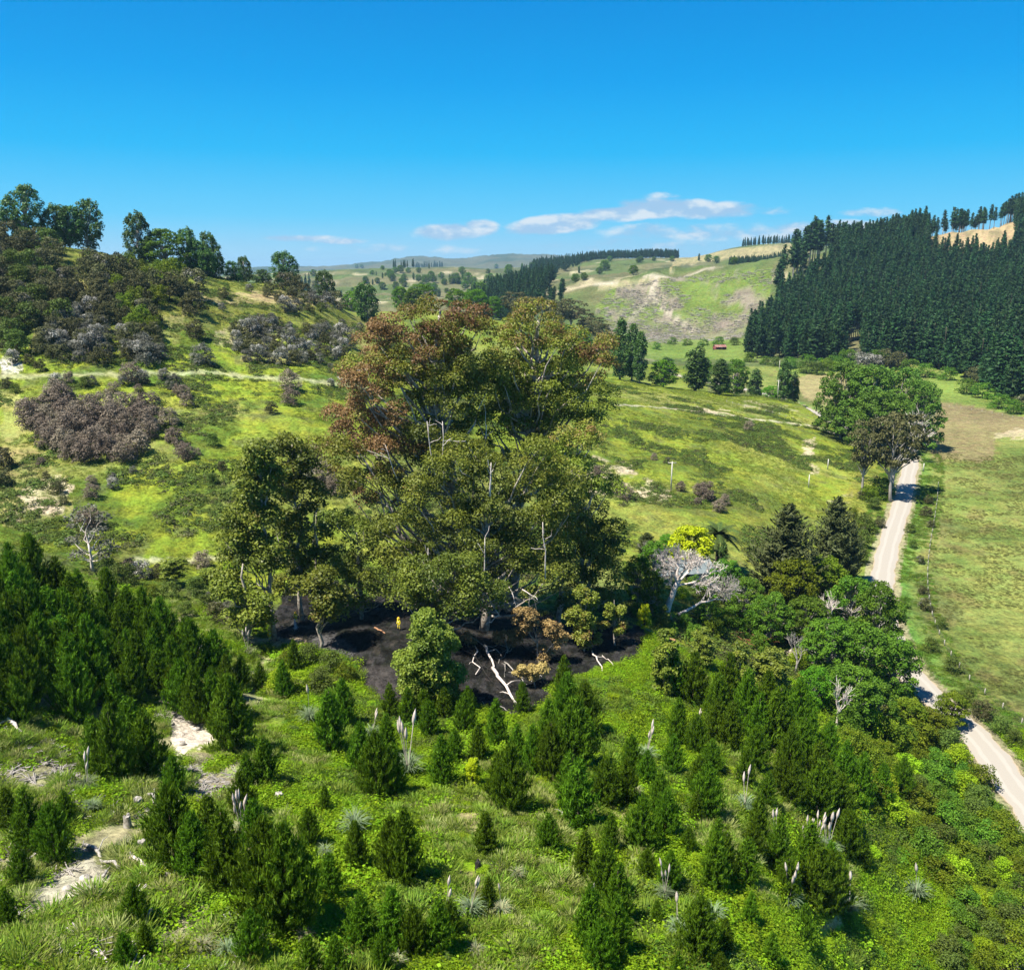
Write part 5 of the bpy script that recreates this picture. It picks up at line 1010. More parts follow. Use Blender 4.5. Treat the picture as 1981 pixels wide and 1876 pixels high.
# ------------------------------------------------------------------ plantation forest on the right hill
fpoly = [(1438, 692), (1550, 697), (1650, 700), (1760, 705), (1830, 718), (1890, 742), (1935, 772), (1981, 782), (2300, 900), (2300, 400), (1981, 300), (1600, 300), (1610, 500), (1600, 540), (1560, 560), (1520, 590), (1490, 640), (1450, 665)]
rng = wood(400); cand = []
tt = rng.uniform(.22, .80, 60000); yy = np.sqrt(rng.uniform(470**2, 1180**2, 60000)); xx = tt*yy; zz = ground(xx, yy); ppx, ppy = project(xx, yy, zz)
cell = {}
for x, y, z, a, b in zip(xx, yy, zz, ppx, ppy):
    if a > 2120 or not in1(a, b, fpoly) or in1(a, b, [(1793, 380), (1962, 380), (1965, 500), (1880, 514), (1793, 505)]): continue
    k = (int(x//4), int(y//4)); lim = rng.choice([22, 40, 62])
    if any((k[0]+i, k[1]+j) in cell and (cell[(k[0]+i, k[1]+j)][0]-x)**2+(cell[(k[0]+i, k[1]+j)][1]-y)**2 < lim for i in (-2, -1, 0, 1, 2) for j in (-2, -1, 0, 1, 2)): continue
    if 1632 < a < 1668 and y < 760: continue
    cell[k] = (x, y); cand.append((x, y, z, a))
cand.sort(key=lambda c: c[1])
def fore(x, y): return rng.uniform(.62, 1.2)*(30 if x < .53*y else 28)
FG = 'tall pines of the dark plantation forest'
vis = [c for c in cand if c[3] < 1995][:190]; vs_ = set(id(c) for c in vis)
first = None
for c in vis:
    h = fore(c[0], c[1]); o_ = plant('fpine', Vector(c[:3]), h, w=rng.uniform(1.2, 1.7), label='tall dark pine in the front rows of the plantation forest', group=FG, cat='pine tree')
CL_ = []
for k in range(9):
    p = foot(1636+k*3.6, 722+rng.uniform(-8, 10)); CL_.append(plant('fpinebare', p, rng.uniform(28, 33), w=1.2, group='pale bare stemmed pines at the forest front', cat='pine tree'))
row_label(CL_, 'pale stemmed pine', 'the bare trunks at the forest front')
rest = [c for c in cand if id(c) not in vs_]
print('forest', len(cand), len(rest), 'belt', len(belt), 'mounds', len(md))
def gn_scatter(name, pts, protos, scales, rots, kind='stuff', extra=None):
    """one object of many copies: points mesh + instances of the given meshes"""
    pts = np.asarray(pts, np.float32); me = D.meshes.new(name); me.vertices.add(len(pts)); me.vertices.foreach_set('co', pts.ravel())
    for nm, typ, dat in (('s', 'FLOAT', np.asarray(scales, np.float32)), ('r', 'FLOAT_VECTOR', np.asarray(rots, np.float32).ravel()), ('k', 'INT', np.random.default_rng(3).integers(0, len(protos), len(pts)).astype(np.int32))):
        a = me.attributes.new(nm, typ, 'POINT'); a.data.foreach_set('vector' if typ == 'FLOAT_VECTOR' else 'value', dat)
    o_ = obj(name, me); ng = D.node_groups.new(name, 'GeometryNodeTree')
    ng.interface.new_socket('Geometry', in_out='INPUT', socket_type='NodeSocketGeometry'); ng.interface.new_socket('Geometry', in_out='OUTPUT', socket_type='NodeSocketGeometry')
    gi = ng.nodes.new('NodeGroupInput'); go = ng.nodes.new('NodeGroupOutput'); j = ng.nodes.new('GeometryNodeJoinGeometry')
    def na(n_, t): q = ng.nodes.new('GeometryNodeInputNamedAttribute'); q.data_type = t; q.inputs[0].default_value = n_; return q.outputs[0]
    for i, pm_ in enumerate(protos):
        src = D.objects.new(name+'_source', pm_)
        oi = ng.nodes.new('GeometryNodeObjectInfo'); oi.inputs[0].default_value = src
        ip = ng.nodes.new('GeometryNodeInstanceOnPoints'); cmp_ = ng.nodes.new('FunctionNodeCompare'); cmp_.data_type = 'INT'; cmp_.operation = 'EQUAL'
        ng.links.new(na('k', 'INT'), cmp_.inputs[2]); cmp_.inputs[3].default_value = i
        ng.links.new(cmp_.outputs[0], ip.inputs['Selection'])
        ng.links.new(gi.outputs[0], ip.inputs['Points']); ng.links.new(oi.outputs['Geometry'], ip.inputs['Instance'])
        ng.links.new(na('s', 'FLOAT'), ip.inputs['Scale']); e2 = ng.nodes.new('FunctionNodeEulerToRotation'); ng.links.new(na('r', 'FLOAT_VECTOR'), e2.inputs[0]); ng.links.new(e2.outputs[0], ip.inputs['Rotation'])
        ng.links.new(ip.outputs[0], j.inputs[0])
    ng.links.new(j.outputs[0], go.inputs[0]); md_ = o_.modifiers.new('scatter', 'NODES'); md_.node_group = ng
    tag(o_, kind=kind); return o_
def combo(key):
    out = []
    for nm, tm, cm in PROTO[key]:
        a = D.meshes.new(key+'_joined'); n1, n2 = len(tm.vertices), len(cm.vertices)
        co = np.empty((n1+n2)*3, np.float32); tm.vertices.foreach_get('co', co[:n1*3]); cm.vertices.foreach_get('co', co[n1*3:])
        f1 = [tuple(p.vertices) for p in tm.polygons]; f2 = [tuple(v+n1 for v in p.vertices) for p in cm.polygons]
        a.from_pydata(co.reshape(-1, 3).tolist(), [], f1+f2); a.materials.append(tm.materials[0]); a.materials.append(cm.materials[0])
        a.polygons.foreach_set('material_index', np.r_[np.zeros(len(f1), np.int32), np.ones(len(f2), np.int32)])
        t_ = np.zeros(n2, np.float32); cm.attributes['tint'].data.foreach_get('value', t_)
        at_ = a.attributes.new('tint', 'FLOAT', 'POINT'); at_.data.foreach_set('value', np.r_[np.zeros(n1, np.float32), t_]); out.append(a)
    return out
FP = combo('fpine')
for k, c in enumerate(FP): pass
f_o = gn_scatter('distant_pine_forest', [c[:3] for c in rest], FP, [fore(c[0], c[1]) for c in rest], [(rng.normal()*.04, rng.normal()*.04, rng.uniform(0, 6.28)) for c in rest])
tag(f_o, 'mass of dark plantation pines climbing the hill behind the front rows', 'forest')
# stands with bare trunks on the skyline
SKY_, BARE_ = [], []
TG = 'bare stemmed pines on the skyline'
for px, y, hp, n_, wx in ((1500, 905, 80, 3, 10), (1535, 960, 84, 8, 22), (1560, 990, 86, 8, 26), (1590, 1000, 84, 6, 22)):
    for i in range(n_):
        p = foot(px+rng.uniform(-wx, wx), y+rng.uniform(-15, 15)); BARE_ += [plant('fpinebare', p, rng.uniform(.8, 1.05)*hp*mpp(p), w=1.25, label='tall pine with bare lower trunk at the top left corner of the forest', group='bare trunked pines left of the forest top', cat='pine tree')]
for px0, px1, y, h0, h1, n_ in ((1762, 1905, 1090, 34, 56, 34), (1895, 1985, 1075, 40, 56, 22), (1690, 1780, 1060, 30, 46, 18), (1600, 1700, 1070, 26, 40, 16)):
    for i in range(n_):
        px = rng.uniform(px0, px1); p = foot(px, y+rng.uniform(-20, 30)); SKY_ += [plant('fpinebare' if px > 1750 else 'fpine', p, rng.uniform(h0, h1)*mpp(p), w=1.3, label='ragged pine standing on the skyline above the tan bank', group=TG, cat='pine tree')]
# pine strips on far ridges
pts = []; sc_ = []
def strip(px0, px1, y0, y1, n_, h):
    for i in range(n_):
        p = foot(rng.uniform(px0, px1), rng.uniform(y0, y1)); pts.append(tuple(p)); sc_.append(h*rng.uniform(.8, 1.2))
strip(1140, 1312, 2250, 2340, 420, 20); strip(1030, 1140, 2150, 2330, 300, 17); strip(1436, 1560, 2330, 2400, 90, 20); strip(1560, 1720, 2300, 2380, 110, 22); strip(1410, 1515, 1500, 1750, 300, 18)
pts0 = rng.uniform(1000, 2250, 9000); px0_ = rng.uniform(890, 1145, 9000)
for yy_, pp_ in zip(pts0, px0_):
    p = foot(pp_, yy_); a_, b_ = project(p.x, p.y, p.z)
    if in1(float(a_), float(b_), [(1145, 490), (1145, 506), (1080, 530), (1060, 566), (980, 596), (900, 604), (930, 575), (985, 548), (1040, 518)]) and len(pts) < 1900: pts.append(tuple(p)); sc_.append(22*rng.uniform(.8, 1.2))
strip(955, 1050, 980, 1120, 240, 24); strip(905, 1000, 900, 1060, 160, 22); strip(1500, 1700, 2280, 2300, 60, 18)
strip(760, 800, 2350, 2420, 12, 20); strip(800, 860, 5200, 5600, 40, 40); strip(560, 600, 1500, 1900, 30, 24)
f2 = gn_scatter('far_ridge_pines', pts, FP, sc_, [(0, 0, rng.uniform(0, 6.28)) for _ in pts]); tag(f2, 'dark pine belts running along the far hills', 'forest')
fr = []
for k in range(20):
    px = rng.uniform(1010, 1090); p = foot(px, rng.uniform(955, 990)); plant('fpinebare', p, rng.uniform(20, 27), w=1.3, label='pine with pale bare stem at the edge of the far pine strip', group='bare stemmed pines of the far strip', cat='pine tree')
# scattered trees on the far pastures
FT = 'trees dotted over the far pastures'; far_t = []
SP_ = [(random.uniform(600, 1000), random.uniform(528, 575), random.uniform(9, 15)) for _ in range(60)]+[(764, 529, 12), (775, 528, 14), (790, 528, 10), (745, 535, 8), (728, 533, 8), (755, 538, 8), (758, 536, 9), (800, 541, 14), (810, 545, 13), (825, 548, 16), (838, 546, 14), (780, 547, 10), (870, 545, 14), (880, 546, 16), (895, 541, 15), (905, 546, 18), (985, 527, 15), (1010, 528, 18), (1030, 525, 16), (1120, 529, 14), (1160, 531, 14), (1170, 524, 20), (1225, 532, 18), (1113, 546, 16), (1130, 542, 14), (860, 552, 12), (900, 560, 16), (930, 563, 16),
       (850, 575, 18), (840, 562, 14), (740, 560, 14), (830, 520, 10), (815, 517, 8), (740, 522, 8), (1235, 508, 10), (1265, 505, 8), (1352, 505, 14), (1370, 507, 14), (1385, 510, 14), (1420, 512, 14), (1180, 506, 10), (1300, 506, 10), (1230, 497, 8), (700, 519, 7), (690, 519, 7), (960, 519, 8), (1240, 506, 10)]
for px, py, hp in SP_:
    p = hit(px, py, 1000); p = p if p.y < 8000 else foot(px, 2290); far_t.append(plant('round' if random.random() < .85 else 'poplar', p, max(9, hp*mpp(p)), w=1.3, group=FT, cat='tree', name='pasture_tree'))
row_label(far_t, 'small tree', 'the far pasture trees')
row_label(SKY_, 'ragged pine', 'the skyline pines above the forest'); row_label(BARE_, 'bare trunked pine', 'the stand at the forest top left')
# bush at the foot of the forest and along the clear-felled slope
ft = []
for px, py, s_, key in ((1450, 700, 16, 'sgreen'), (1480, 705, 14, 'sgreen'), (1500, 708, 16, 'sgum'), (1530, 712, 20, 'sgreen'), (1560, 708, 20, 'sgreen'), (1590, 712, 18, 'sgreen'), (1600, 718, 22, 'solive'), (1612, 715, 24, 'sgreen'), (1640, 706, 26, 'sgreen'), (1655, 700, 22, 'sgrey'), (1670, 710, 26, 'sgrey'), (1690, 712, 24, 'sgrey'), (1700, 706, 26, 'sgreen'), (1720, 712, 34, 'sdark'), (1735, 710, 26, 'sdark'), (1760, 722, 24, 'sgreen'), (1790, 730, 24, 'sgreen'), (1830, 735, 22, 'sgreen'),
     (1300, 666, 12, 'sgreen'), (1330, 668, 12, 'sgreen'), (1360, 668, 12, 'sgreen'), (1390, 667, 14, 'sgreen'), (1420, 668, 14, 'sgum'), (1240, 665, 12, 'sgum'), (1890, 740, 30, 'sdark'), (1870, 762, 26, 'sgreen'), (1900, 770, 26, 'sgreen'), (1930, 790, 26, 'sgreen'), (1960, 800, 24, 'sgreen'), (1980, 790, 26, 'sdark'), (1775, 800, 24, 'sgreen'), (1270, 676, 12, 'sgreen'), (1560, 722, 22, 'sgum'), (1580, 724, 22, 'sgum')):
    p = hit(px, py, 420); ft.append(plant(key, p, s_*mpp(p), w=1.6, cat='shrub', name='shrub', label='green bush on the valley floor along the foot of the pine forest', group='bushes along the forest foot'))
row_label(ft, 'green bush', 'the bushes along the forest foot')
CO_ = []
for i in range(14):
    px = 1935+rng.uniform(-12, 60); p = foot(px, rng.uniform(455, 500)); CO_.append(plant('fpine', p, rng.uniform(24, 32), w=1.5, group='pines of the right forest corner', cat='pine tree'))
row_label(CO_, 'big dark pine', 'the forest corner by the right paddock')
# ------------------------------------------------------------------ ground cover
def cover_proto(kind, lm, seed, n, cs=.11):
    n = int(n*(6.0 if kind == 'mound' else 4.0)); n = n if kind == 'mound' else int(n*1.0)
    rng = wood(seed); b = MB()
    if kind == 'mound':
        d = unit(rng.normal(size=(n, 3))); d[:, 2] = np.abs(d[:, 2]); P = d*[1, 1, .42]*rng.uniform(.5, 1.05, (n, 1)); Nn = d+rng.normal(size=(n, 3))*.4+[0, 0, .5]
        b.cards(P, Nn, cs*rng.uniform(.6, 1.3, n), .45+rng.normal(size=n)*.25, rng)
    else:
        a = rng.uniform(0, 6.28, n); d = np.stack([np.cos(a), np.sin(a), np.zeros(n)], 1); P = d*rng.uniform(.05, .55, (n, 1)); P[:, 2] = .22
        up = d*rng.uniform(.4, 1.4, (n, 1))+[0, 0, 1.]; Nn = np.cross(up, rng.normal(size=(n, 3)))
        b.cards(P+up*.12, Nn, (.036)*rng.uniform(.6, 1.4, n), .5+rng.normal(size=n)*.3, rng, 9., up, .05)
    return b.data('cover', lm)
def sample(n, t0, t1, y0, y1, seed):
    r = wood(seed); t = r.uniform(t0, t1, n); y = np.sqrt(r.uniform(y0*y0, y1*y1, n)); x = t*y; z = ground(x, y); px, py = project(x, y, z); return x, y, z, px, py, r
def scatter(name, mask, X, protos, s0, s1, label, cat):
    x, y, z, px, py, r = X; pts = np.stack([x, y, z], 1)[mask]; n = len(pts)
    rots = np.stack([r.normal(size=n)*.15, r.normal(size=n)*.15, r.uniform(0, 6.28, n)], 1)
    o_ = gn_scatter(name, pts, protos, r.uniform(s0, s1, n)*np.where(r.random(n) < .15, 1.6, 1), rots); tag(o_, label, cat); print(name, n)
roadd = lambda x, y: dist_poly(x, y, ROAD[::6])[0]
def inp(X, poly): return inpoly(poly, X[3], X[4])
X = sample(60000, -.80, .72, 30, 122, 501); rd = roadd(X[0], X[1])
keep = (rd > 4.6) & ~inp(X, burn_poly) & (X[3] > -120) & (X[3] < 2100)
for poly in DRY: keep &= ~(inp(X, poly) & (fbm(X[0]/1.5, X[1]/1.5, 2) > .30))
for poly in ([(290, 1340), (330, 1335), (365, 1380), (430, 1430), (430, 1450), (380, 1455), (335, 1470), (320, 1400)], [(70, 1720), (120, 1685), (180, 1660), (230, 1680), (215, 1720), (150, 1745), (90, 1760)]):
    keep &= ~inp(X, poly)
keep &= ~((fbm(X[0]/3, X[1]/3+40, 3) > .60) & (X[3] < 560))
nzs = fbm(X[0]/9, X[1]/9, 4); nzb = fbm(X[0]/4+9, X[1]/4, 3)
pal = (X[3]+(nzs-.5)*700 < 560) | ((((X[3]-1020)/190)**2+((X[4]-1650)/210)**2+(nzs-.5)*3) < 1) | ((((X[3]-1500)/150)**2+((X[4]-1620)/190)**2+(nzs-.5)*3) < 1)
pal &= nzb > .36
scatter('pale_grass_tufts', keep & pal, X, [cover_proto('tuft', LM_GRASSP, 1, 36), cover_proto('tuft', LM_GRASSG, 2, 36), cover_proto('mound', LM_CREEP, 3, 34), cover_proto('tuft', LM_GRASSG, 12, 36)], .45, 1.15, 'pale straw and green grass tufts over the open parts of the slope', 'grass')
q = keep & ~pal & (nzb < .54)
scatter('creeper_cover', q, X, [cover_proto('mound', LM_CREEP, 4, 40), cover_proto('mound', LM_CREEP, 5, 40), cover_proto('mound', LM_CREEP, 6, 40)], .5, 1.2, 'lime green creeper blanketing the plantation floor', 'creeper')
q = keep & ~pal & (nzb >= .54)
scatter('bracken_cover', q, X, [cover_proto('mound', LM_GREEN, 7, 40), cover_proto('tuft', LM_GRASSG, 8, 36), cover_proto('mound', LM_FERN, 9, 40), cover_proto('mound', LM_CREEP, 19, 40)], .5, 1.3, 'darker leafy undergrowth mixed into the creeper', 'undergrowth')
# hillsides
X = sample(110000, -.66, .5, 112, 430, 502); rd = roadd(X[0], X[1]); n1_ = fbm(X[0]/12, X[1]/12, 4); n2_ = fbm(X[0]/40+8, X[1]/40, 3)
td = np.min([dist_poly(X[0], X[1], P[::2])[0] for P in TRACKS], axis=0)
sdv = (td > 1.6) & ~inp(X, [(1230, 985), (1430, 985), (1440, 1100), (1230, 1100)]) & (X[3] < 1700) & (rd > 6) & ~inp(X, burn_poly) & (X[2] > .6)
q = sdv & (n1_ > .54) & (n2_ > .40)
scatter('fern_patches', q, X, [cover_proto('mound', LM_FERN, 21, 12, .22), cover_proto('mound', LM_FERN, 22, 12, .22), cover_proto('mound', LM_SCRUBD, 23, 8, .22), cover_proto('mound', LM_FERN, 24, 12, .22)], .5, 1.25, 'low fern and rush patches freckling the green pasture', 'ferns')
q = sdv & ~q & (n1_ > .40)
scatter('pasture_tussocks', q, X, [cover_proto('tuft', LM_PAST, 25, 20), cover_proto('mound', LM_PAST, 26, 6, .2)], .3, .75, 'tussocky green pasture grass on the hillsides', 'grass')
# roadside verge and paddock growth
X = sample(40000, .28, .72, 80, 330, 503); rd = roadd(X[0], X[1]); right = (X[2] < .6) & (X[3] < 2100)
side = dist_poly(X[0], X[1], ROAD[::6])[1]*rd
q = (rd > 3.4) & (rd < 11) & right & (fbm(X[0]/5, X[1]/5, 3) > .42)
scatter('verge_growth', q, X, [cover_proto('tuft', LM_GRASSG, 31, 36), cover_proto('mound', LM_FERN, 32, 34), cover_proto('mound', LM_GREEN, 33, 34)], .3, .9, 'rank grass and weeds along both road verges', 'verge grass')
q = (side < -10) & right & (fbm(X[0]/7, X[1]/7, 4) > .5)
PAD = leafmat('paddock_grass', (.09, .10, .03), (.19, .20, .055), (.2, .13, .06), trans=.2)
scatter('paddock_grass', q, X, [cover_proto('tuft', PAD, 34, 28), cover_proto('tuft', PAD, 35, 28)], .25, .6, 'short yellowing grass clumps across the big right paddock', 'grass')
# burnt litter
X = sample(45000, -.4, .35, 85, 150, 504); q = inp(X, burn_poly)
scatter('charred_litter', q, X, [cover_proto('tuft', LM_BURN, 41, 8), cover_proto('mound', LM_BURN, 42, 5), cover_proto('tuft', LM_BURN, 43, 8)], .12, .42, 'charred twigs and ash littering the black ground', 'ash')
# slash on the clear-felled hillside
X = sample(30000, .05, .32, 830, 1130, 505); q = inp(X, ccp)
b = MB(); rs_ = wood(51)
for i in range(7): a = rs_.uniform(0, 3.1); b.tube([(math.cos(a)*-1.5+rs_.normal()*.8, math.sin(a)*-1.5, .2), (math.cos(a)*1.5, math.sin(a)*1.5+rs_.normal()*.8, .35)], .09, 3, False)
SL = b.data('slash', WD_GREY); q &= fbm(X[0]/20, X[1]/20, 3) > .42
x, y, z, px, py, r = X; pts_ = np.stack([x, y, z], 1)[q][:5000]
o_ = gn_scatter('logging_slash', pts_, [SL, cover_proto('mound', LM_GREEN, 52, 20)], r.uniform(.6, 1.5, len(pts_)), np.stack([r.normal(size=len(pts_))*.1, 0*r.random(len(pts_)), r.uniform(0, 6.28, len(pts_))], 1)); tag(o_, 'grey logging slash strewn over the clear felled hillside', 'slash')

X = sample(16000, -.80, -.1, 30, 100, 506); q = (X[3] < 520) & (fbm(X[0]/5+3, X[1]/5+20, 3) > .58)
x, y, z, px, py, r = X; pts_ = np.stack([x, y, z], 1)[q][:1500]
o_ = gn_scatter('dead_twigs', pts_, [SL], r.uniform(.15, .5, len(pts_)), np.stack([r.normal(size=len(pts_))*.2, r.normal(size=len(pts_))*.2, r.uniform(0, 6.28, len(pts_))], 1)); tag(o_, 'grey dead twigs scattered over the left of the near slope', 'twigs')
# ------------------------------------------------------------------ pampas clumps
for i, (px, pb, wpx, npl, lab, dry) in enumerate((
  (790, 1502, 66, 6, 'pampas clump with several cream plumes left of the yellow bush', 0), (686, 1612, 66, 0, 'blue green tussock without plumes on the creeper bank', 0), (1250, 1472, 44, 4, 'small pampas clump with thin plumes on the right slope', 0), (1140+0, 1770, 40, 1, 'greyish small pampas beside the tall middle pine', 0),
  (860, 1790, 56, 2, 'grey green pampas near the bottom, two thin plumes', 0), (910, 1775, 60, 2, 'pale pampas beside the grey green one', 0), (630, 1600+60, 40, 0, 'round tussock below the blue green one', 0), (1310, 1810, 50, 2, 'large pampas low in the middle with one standing plume', 0),
  (1285, 1740, 44, 4, 'pampas with tall thin pale plumes left of the large low one', 0), (1380, 1780, 50, 0, 'plumeless pampas right of the large low one', 0), (1525, 1752, 50, 5, 'pampas with a dense white plume bunch at lower right', 0), (1642, 1770, 56, 1, 'grey pampas leaning right beside the last pines', 0),
  (1600, 1655, 50, 6, 'pampas with many lavender plumes, topmost of the plume cluster', 0), (1560, 1660, 44, 5, 'pampas with short plumes left of the lavender ones', 0), (1580, 1640, 40, 5, 'pampas with leaning plumes in the plume cluster middle', 0), (1440, 1560+10, 50, 2, 'pampas hiding behind the wide middle right pine', 0),
  (1770, 1740, 56, 1, 'silvery pampas alone in the olive growth', 0), (470, 1620, 50, 8, 'dead straw pampas with tall grey stalks beside tall left pines', 1), (180, 1560+10, 40, 0, 'green tussock near the stump on the left', 0), (440, 1850, 50, 0, 'pale blue green tussock near the bottom left pines', 0),
  (395, 1840, 44, 0, 'yellow green tussock left of the blue green one at the bottom', 1), (190, 1480, 40, 2, 'pampas beside the big left pine group', 0), (170, 1530, 46, 3, 'pampas with thin white plumes below the left pine group', 0), (240, 1640, 34, 0, 'yellowish flax like tussock right of the left pine pair', 1),
  (590, 1800+20, 40, 0, 'straw coloured tussock near the bottom pines', 1), (770, 1860+10, 40, 0, 'dry straw tussock at the bottom edge', 1), (600, 1400, 50, 1, 'pampas above the creeper bank near the burnt gully', 0), (720, 1430, 40, 2, 'pampas with slim plume below the burnt gully', 0),
  (1350, 1420, 34, 2, 'pampas with one white plume between right hand pines', 0), (1230, 1540, 30, 0, 'small straw tussock among middle pines', 1), (970, 1770, 44, 1, 'pale tussock in the open straw patch', 1), (1640, 1600, 36, 3, 'pampas with three plumes below the last tall pine', 0),
  (480, 1270, 30, 5, 'dry pale stalks below the thick stemmed slim gum', 1), (1000, 1700, 36, 0, 'straw coloured tussock in the middle clearing', 1), (1500, 1640, 44, 2, 'pampas with two plumes left of the plume cluster', 0), (920, 1850, 40, 0, 'straw tussock beside the grey pampas', 1))):
    p = hit(px, pb); pampas('pampas_grass', p, wpx*mpp(p)*.72, npl, lab, 600+i, bool(dry))

# ------------------------------------------------------------------ dead wood
def log(px1, py1, px2, py2, rad, m_, label, seed, nm='log', tw=0, group=None, lift=.1):
    rng = wood(seed); a, c = hit(px1, py1), hit(px2, py2); r = empty(nm, a); d = np.array(c-a); b = MB(); P = bend((0, 0, rad+lift), d+[0, 0, rad+lift], 6, .03, rng, .02)
    b.tube(P, np.linspace(rad, rad*.6, 6), 8); b.build('trunk', m_, r, True)
    for i in range(tw):
        s_ = P[rng.integers(1, 6)]; b = MB(); b.tube(bend(s_, s_+rng.normal(size=3)*[1, 1, .25]*rad*7, 4, .1, rng, .06), np.linspace(rad*.4, .02, 4), 5, False); b.build('branch', m_, r, True)
    tag(r, label, 'log', group); return r
log(937, 1252, 956, 1294, .20, WD_WHITE, 'upper bend of the white fallen limb on the black ground', 1, 'fallen_branch', 2)
log(953, 1296, 1000, 1368, .24, WD_WHITE, 'long white fallen limb reaching the lower edge of the black ground', 2, 'fallen_branch', 3)
log(919, 1252, 920, 1307, .10, WD_WHITE, 'thin white curved branch left of the long fallen limb', 3, 'fallen_branch', 1)
log(976, 1283, 1015, 1325, .10, WD_GREY, 'thin grey branch right of the long fallen limb', 4, 'fallen_branch', 4)
log(1145, 1262, 1165, 1300, .12, WD_WHITE, 'forked white branch on the black slope near the lime creeper', 5, 'fallen_branch', 2)
log(1165, 1270, 1195, 1300, .07, WD_WHITE, 'thin white stick beside the forked branch', 6, 'fallen_branch', 0)
log(725, 1217, 745, 1228, .14, WD_CUT, 'short reddish log on the black ground left of the standing firefighter', 7, 'log', 0)
log(1240, 1210, 1300, 1250, .10, WD_GREY, 'long grey pole lying by the little lawn', 8, 'log', 1)
log(885, 1240, 960, 1330, .06, WD_CHAR, 'black charred branch under the hanging limbs', 9, 'fallen_branch', 4)
log(1010, 1250, 1080, 1300, .10, WD_CHAR, 'black charred log right of the scorched bush', 10, 'log', 4)
log(1160, 1215, 1235, 1255, .10, WD_CHAR, 'charred log at the right end of the black ground', 11, 'log', 3)
log(700, 1180, 780, 1172, .10, WD_CHAR, 'charred log at the back of the black clearing', 12, 'log', 3)
for i in range(26):
    px, py = random.uniform(890, 1080), random.uniform(1255, 1370)
    if in1(px, py, burn_poly): log(px, py, px+random.uniform(-40, 40), py+random.uniform(8, 30), .05, WD_CHAR if i % 3 else WD_GREY, 'thin fire blackened stick strewn around the long white limb', 700+i, 'burnt_stick', 2, 'burnt sticks around the white limb', .03)
for a in ((250, 1660, 290, 1690, .20, WD_WHITE, 'thick pale log across the lower left slip'), (165, 1640, 235, 1690, .14, WD_GREY, 'long grey log on the upper side of the lower left slip'), (200, 1700, 215, 1680, .10, WD_GREY, 'short stick at the end of the pale log'), (275, 1820, 295, 1765, .14, WD_GREY, 'brownish log below the lone pine at lower left'), (186, 1845, 210, 1870, .16, WD_WHITE, 'short cream log near the bottom left corner'),
          (272, 1520, 300, 1560, .20, WD_GREY, 'grey log with an orange cut end leaning below the pine group'), (0, 1385, 45, 1425, .22, WD_WHITE, 'bleached log at the left edge of the slope'), (280, 1842, 310, 1830, .08, WD_GREY, 'twiggy stick right of the bottom left pine'), (130, 1870, 150, 1860, .10, WD_GREY, 'stick in the bottom left corner grass'), (1275, 1245, 1330, 1262, .12, WD_GREY, 'thin log across the little lawn'), (1120, 1760, 1145, 1800, .08, WD_GREY, 'thin stick beside the low middle pines'), (985, 1715, 1000, 1722, .06, WD_WHITE, 'short white stick in the straw clearing'),
          (720, 1395, 735, 1440, .10, WD_CHAR, 'scorched log sticking out of the burnt gully')):
    log(*a, seed=int(a[0]), tw=1)
def stump(px, py, r_, h, m_, lab, seed):
    rng = wood(seed); p = hit(px, py); root = empty('tree_stump', p, rng.uniform(0, 6)); b = MB(); n = 12; th = np.arange(n)*2*math.pi/n; V = []
    prof = [(1.5, -.2), (1.15, .15), (1.0, .55), (.95, 1.0)]
    for k, (q, z) in enumerate(prof): V += [(math.cos(t)*r_*q*(1+.12*math.sin(3*t+seed)), math.sin(t)*r_*q*(1+.12*math.sin(3*t+seed)), h*z+(rng.normal()*.08*h if k == 3 else 0)) for t in th]
    Fc = [(k*n+j, k*n+(j+1) % n, (k+1)*n+(j+1) % n, (k+1)*n+j) for k in range(3) for j in range(n)]; b.add(V, np.array(Fc)); b.build('stem', m_, root, True)
    c = MB(); top = V[-n:]; ctr = np.mean(top, 0)+[0, 0, .01]; c.add(top+[ctr], np.array([(j, (j+1) % n, n, n) for j in range(n)])); me_ = mesh('cut_face', top+[tuple(ctr)], [(j, (j+1) % n, n) for j in range(n)], [m_ if m_ is not WD_DARK else WD_CUT]); obj('cut_face', me_, root)
    tag(root, lab, 'tree stump')
for a in ((268, 1560, .30, .7, WD_GREY, 'round grey stump at upper left of the slope'), (248, 1600, .24, .9, WD_GREY, 'tall split grey stump with a dark side'), (276, 1640, .26, .6, WD_GREY, 'grey stump below the split one'), (215, 1580, .3, .4, WD_GREY, 'low stump left of the split one'), (1080, 1577, .5, .35, WD_GREY, 'low round stump on pale grass between middle pines'), (925, 1690, .2, 1.0, WD_CHAR, 'thin blackened stump under the middle pine'), (1294, 1195, .45, .5, WD_CUT, 'orange freshly cut stump at the foot of the dead tree'), (1530, 1700, .2, .6, WD_GREY, 'small stump near the plumes'),
          (540, 1545, .35, .5, WD_GREY, 'pale stump above the creeper bank'), (1300, 1240, .5, .3, WD_CUT, 'pinkish cut round by the little lawn'), (1555, 1325, .35, .5, WD_CUT, 'orange cut stump beneath the roadside trees')):
    stump(*a, seed=int(a[0]))
